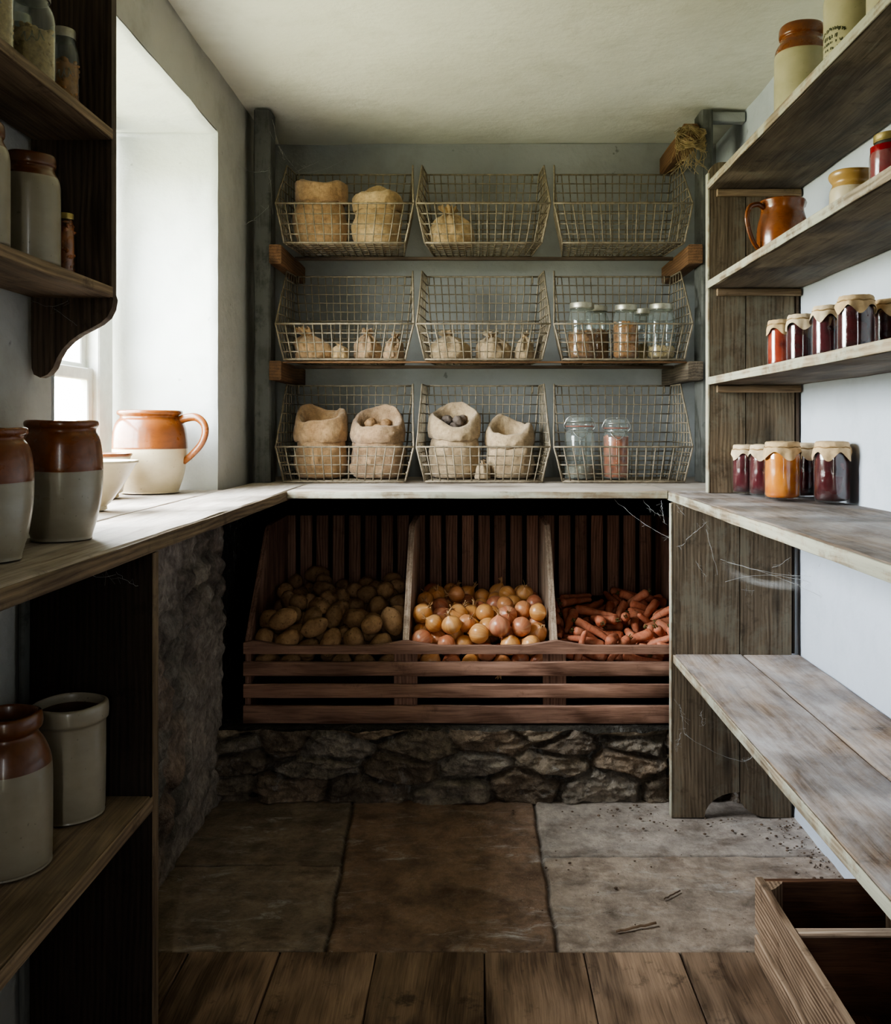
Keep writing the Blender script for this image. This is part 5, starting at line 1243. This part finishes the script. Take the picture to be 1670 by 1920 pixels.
['c',4,[0.3439,2.8257,0.4503],[0.016,-0.122,-0.621,-0.774]],
['c',3,[0.4005,2.9773,0.4855],[0.546,-0.355,-0.359,0.668]],
['c',7,[0.4944,3.0787,0.4874],[0.127,0.565,-0.674,-0.459],1]]
PM = [potato_mesh(k, POT) for k in range(8)]; OM = [onion_meshes(k, (ONI, ONI_ST)) for k in range(6)]; CM = [carrot_meshes(k, (CAR, CAR_ST)) for k in range(8)]
ORD = 'front second third fourth fifth sixth seventh eighth ninth tenth eleventh twelfth thirteenth fourteenth'.split()
NTH = 'first second third fourth fifth sixth seventh eighth ninth tenth eleventh twelfth thirteenth fourteenth fifteenth'.split()
def veg(kind, var, loc, q, label, tuck=0):
    if kind == 'p':
        o = bpy.data.objects.new('potato', PM[var]); tag(o, label, 'potato', 'potatoes in the bin')
    elif kind == 'o':
        o = bpy.data.objects.new('onion', None); tag(o, label, 'onion', 'onions in the bin')
        for nm, me in zip(('bulb', 'stem'), OM[var]): c = bpy.data.objects.new(nm, me); COL.objects.link(c); c.parent = o
    else:
        o = bpy.data.objects.new('carrot', None); tag(o, label, 'carrot', 'carrots in the bin')
        for nm, me in zip(('root', 'stem'), CM[var]): c = bpy.data.objects.new(nm, me); COL.objects.link(c); c.parent = o
    if tuck:   # a stem bent down where it meets a board or a neighbour
        for c in o.children:
            if c.name.startswith('stem'): c.scale = (.8, .8, .8) if kind == 'c' else (.7, .7, .62)
    COL.objects.link(o); o.location = loc; o.rotation_mode = 'QUATERNION'; o.rotation_quaternion = q; o.empty_display_size = .02; o.scale = (.955,)*3
    return o
for kind, nm in (('p', 'potato'), ('o', 'onion'), ('c', 'carrot')):
    L = [s for s in SIM if s[0] == kind]
    sy = lambda s: (EYE-s[2][2])/s[2][1]          # lower in view comes first
    L.sort(key=lambda s: -sy(s)); per = 8; rows = [L[i:i+per] for i in range(0, len(L), per)]
    if len(rows) > 1 and len(rows[-1]) < 4: tail = rows.pop(); rows[-1] += tail
    for ri, row in enumerate(rows):
        row.sort(key=lambda s: s[2][0]/s[2][1])
        for ci, s in enumerate(row):
            rw = 'front row' if ri == 0 else ('hindmost row' if ri == len(rows)-1 else ORD[ri]+' row back')
            veg(kind, s[1], s[2], s[3], label=f'{nm} in the {rw} of its heap, {NTH[ci]} from the left', tuck=s[4] if len(s) > 4 else 0)
# ------------------------------------------------------------------ small things
# nest of straw on a wooden block under the ceiling
t = thing('wooden_block', 'rough wooden block end high in the corner behind the right post', 'wooden block', (.745, 3.25, 2.07))
mb = MB(); board(mb, (.715, 3.12, 2.095), (.772, 3.505, 2.165), 1, .006, .004); mb.build('block', W_ARM, t)
mb = MB(); rs = random.Random(8)
for k in range(190):
    a = rs.uniform(0, 2*PI); b = rs.gauss(0, .45); r = .05*rs.uniform(.75, 1.05); p = []
    for i in range(6):
        an = a+(i-2.5)*.28; p.append((.735+r*math.cos(an)*(1.0)+rs.gauss(0, .003), 3.095+.35*r*math.sin(an)+rs.gauss(0, .003)-.01, 2.115+r*.85*math.sin(an+b)-.02*abs(math.cos(an))))
    tube(mb, p, .0011, 4)
for k in range(30):
    x = rs.uniform(.70, .77); tube(mb, spline([(x, 3.10, 2.09+rs.uniform(0, .05)), (x+rs.gauss(0, .02), 3.09, 2.05), (x+rs.gauss(0, .035), 3.09, 2.0+rs.uniform(-.02, .03))], 4), .0008, 4)
tag(mb.build('straw_nest', STRAW, None, 180), 'ragged straw nest hanging on the wooden block under the ceiling', 'nest', kind='stuff')
# cobwebs
def web(label, lines, seed, r=.0006, sheets=(), fuzz=0):
    mb = MB(); rs = random.Random(seed)
    for a, b, sag in lines:
        n = 12; P = []
        for i in range(n+1):
            u = i/n; P.append((a[0]+(b[0]-a[0])*u+rs.gauss(0, .0012), a[1]+(b[1]-a[1])*u+rs.gauss(0, .0007), a[2]+(b[2]-a[2])*u-sag*4*u*(1-u)+rs.gauss(0, .0007)))
        tube(mb, P, [r*.48*rs.uniform(.6, 1.6) for _ in P], 4)
        for _ in range(fuzz):
            p = rs.choice(P); g = lambda s: tuple(p[k]+(rs.gauss(0, s) if k != 1 else -abs(rs.gauss(0, s*.5))) for k in range(3)); tube(mb, [p, g(.006), g(.010)], r*.28, 3)
    o = mb.build('cobweb', WEB, None, 180)
    for (A, B, Cc, D) in sheets:
        mb = MB(); vs, gs, fs = [], [], []; nu, nv = 14, 10
        for i in range(nu+1):
            for j in range(nv+1):
                u, v = i/nu, j/nv; q = [((1-u)*(1-v)*A[k]+u*(1-v)*B[k]+u*v*Cc[k]+(1-u)*v*D[k]) for k in range(3)]
                q[2] -= .03*math.sin(PI*u)*(.3+v); vs.append(tuple(q)); gs.append((u, v, 0))
        for i in range(nu):
            for j in range(nv): e_ = i*(nv+1)+j; fs.append((e_, e_+nv+1, e_+nv+2, e_+1))
        mb.add(vs, fs, gs); mb.build('veil', VEIL, o, 180)
    return tag(o, label, 'cobweb', 'cobwebs')
yp = YP-.009
web('cobweb sagging from the left post up to the ceiling', [((-.70, 3.09, 2.13), (-.62, 3.2, 2.02), .01), ((-.62, 3.2, 2.02), (-.47, 3.3, 2.10), .015), ((-.69, 3.09, 2.17), (-.66, 3.15, 2.05), .01), ((-.66, 3.12, 1.98), (-.55, 3.2, 2.06), .0), ((-.70, 3.095, 1.88), (-.785, 3.05, 1.80), .01), ((-.70, 3.095, 2.0), (-.785, 3.0, 1.99), .015), ((-.70, 3.09, 2.0), (-.69, 3.1, 1.85), .0)], 1, .0009, (), 5)
web('cobweb strands hanging below the grey worktop on the bench panel', [((.60, yp, .80), (.66, yp, .85), .004), ((.60, yp, .79), (.575, yp, .78), .003), ((.66, yp, .83), (.695, yp, .70), .0), ((.63, yp, .74), (.655, yp, .70), .0), ((.76, yp, .66), (.80, yp, .655), .003), ((.85, yp, .72), (.90, yp, .75), .005), ((.575, yp, .90), (.60, yp, .87), .002)], 2, .0007, (), 4)
web('pale sheet cobweb stretched across the bench panel to the white wall', [((.715, yp, .68), (.93, 2.52, .69), -.02), ((.70, yp, .745), (.93, 2.50, .71), .012), ((.72, yp, .735), (.935, 2.45, .665), -.01)], 3, .0008, [((.715, yp, .69), (.932, 2.50, .665), (.932, 2.52, .72), (.70, yp, .745))], 4)
web('long cobweb drooping low on the bench panel below the bench', [((.585, yp, .33), (.60, yp, .24), .0), ((.60, yp, .245), (.77, yp, .165), .012), ((.59, yp, .25), (.575, yp, .20), .0), ((.645, yp, .31), (.65, yp, .27), .0), ((.77, yp, .17), (.80, yp, .19), .006)], 4, .0009, (), 6)
web('cobweb in the dark corner over the carrot bay', [((.42, 2.72, .905), (.5635, 2.614, .80), .01), ((.55, 2.68, .905), (.556, 2.66, .84), .0), ((.50, 2.70, .905), (.556, 2.69, .86), .01)], 5, .0008, (), 5)
web('thin cobweb under the worktop inside the dark cabinet', [((-.70, 1.57, .885), (-.62, 1.57, .865), .012), ((-.62, 1.57, .87), (-.585, 1.575, .845), .004)], 6, .0006, (), 3)
web('wispy cobweb at the joint under the wall shelf', [((-.78, 1.595, 1.345), (-.70, 1.56, 1.338), .01), ((-.74, 1.596, 1.33), (-.70, 1.596, 1.30), .0)], 7, .0005, (), 3)
# dirt and twigs on the flagstones
mb = MB(); rs = random.Random(12)
for k in range(420):
    u = rs.random()
    if u < .5: x, y = .910-abs(rs.gauss(0, .05)), rs.uniform(1.95, 2.66)
    elif u < .8: x, y = rs.uniform(.35, .91), 2.68-abs(rs.gauss(0, .09))
    else: x, y = rs.uniform(.1, .92), rs.uniform(2.0, 2.68)
    if y > 2.588 and x > .55: continue
    s = rs.choice([.0009, .0012, .0015, .002, .0032])*rs.uniform(.7, 1.2)
    blob(mb, (x, y, .004+s*.4), (s*1.3, s, s*.7), 1, .3, 2, k)
tag(mb.build('dirt', DIRT, None, 180), 'crumbs of dry dirt scattered on the flagstones near the bench', 'dirt', kind='stuff')
for i, (x, y, l, a, lab) in enumerate(((.36, 2.02, .10, .35, 'pale twig lying on the flagstone before the crate'), (.47, 2.16, .06, .7, 'thin dark twig on the flagstone toward the bench panel'))):
    mb = MB(); tube(mb, [(l*(u-.5), .003*nz(u*6, i), .0075+.0015*nz(u*8, i+3)) for u in [k/10 for k in range(11)]], .003 if i == 0 else .0018, 6); o = mb.build('twig', DIRT if i else W_CRATE, None, 180, True); o.location = (x, y, 0); o.rotation_euler = (0, 0, a); tag(o, lab, 'twig')
# ------------------------------------------------------------------ light and camera
w = bpy.data.worlds.new('overcast'); bpy.context.scene.world = w; w.use_nodes = True; nt = w.node_tree; nt.nodes.clear()
N = nt.nodes.new; ou = N('ShaderNodeOutputWorld'); bg = N('ShaderNodeBackground'); tc = N('ShaderNodeTexCoord'); sp = N('ShaderNodeSeparateXYZ'); cr = N('ShaderNodeValToRGB')
nt.links.new(tc.outputs['Generated'], sp.inputs[0]); mr = N('ShaderNodeMapRange'); mr.inputs['From Min'].default_value = -1; mr.inputs['From Max'].default_value = 1
nt.links.new(sp.outputs[2], mr.inputs[0]); nt.links.new(mr.outputs[0], cr.inputs[0]); nt.links.new(cr.outputs[0], bg.inputs[0]); nt.links.new(bg.outputs[0], ou.inputs[0])
el = cr.color_ramp.elements; el[0].position = .0; el[0].color = (.18, .18, .115, 1); el[1].position = .47; el[1].color = (.26, .262, .18, 1)
for p_, c_ in ((.53, (.85, .88, .86)), (.75, (.90, .94, 1.0)), (1., (.86, .92, 1.0))): k = el.new(p_); k.color = (*c_, 1)
bg.inputs[1].default_value = 70.
def portal(nm, loc, rot, sx, sy):
    l = bpy.data.lights.new(nm, 'AREA'); l.shape = 'RECTANGLE'; l.size = sx; l.size_y = sy; l.cycles.is_portal = True
    o = bpy.data.objects.new(nm, l); COL.objects.link(o); o.location = loc; o.rotation_euler = rot
portal('window_portal', (-1.19, (RY0+RY1)/2, (.93+RZ1)/2), (0, -PI/2, 0), 1.12, 1.10)
portal('fill_slit_portal', ((DX0+DX1)/2, YN-.08, 1.0), (PI/2, 0, 0), DX1-DX0, 2.0)  # guides sky light through the slit added behind the camera
cam = bpy.data.cameras.new('camera'); co = bpy.data.objects.new('camera', cam); COL.objects.link(co)
co.location = (0, 0, EYE); co.rotation_euler = (PI/2, 0, 0)
cam.sensor_fit = 'HORIZONTAL'; cam.sensor_width = 36; cam.lens = 36*1700/1670
cam.shift_x = -55/1670; cam.shift_y = -158/1670; cam.clip_start = .02
sc = bpy.context.scene; sc.camera = co
sc.view_settings.view_transform = 'AgX'; sc.view_settings.look = 'AgX - Medium High Contrast'; sc.view_settings.exposure = 0.
sc.cycles.use_denoising = True; sc.cycles.max_bounces = 14; sc.cycles.diffuse_bounces = 6; sc.cycles.transparent_max_bounces = 28; sc.cycles.glossy_bounces = 4
sc.cycles.caustics_reflective = False; sc.cycles.caustics_refractive = False; sc.cycles.sample_clamp_indirect = 12
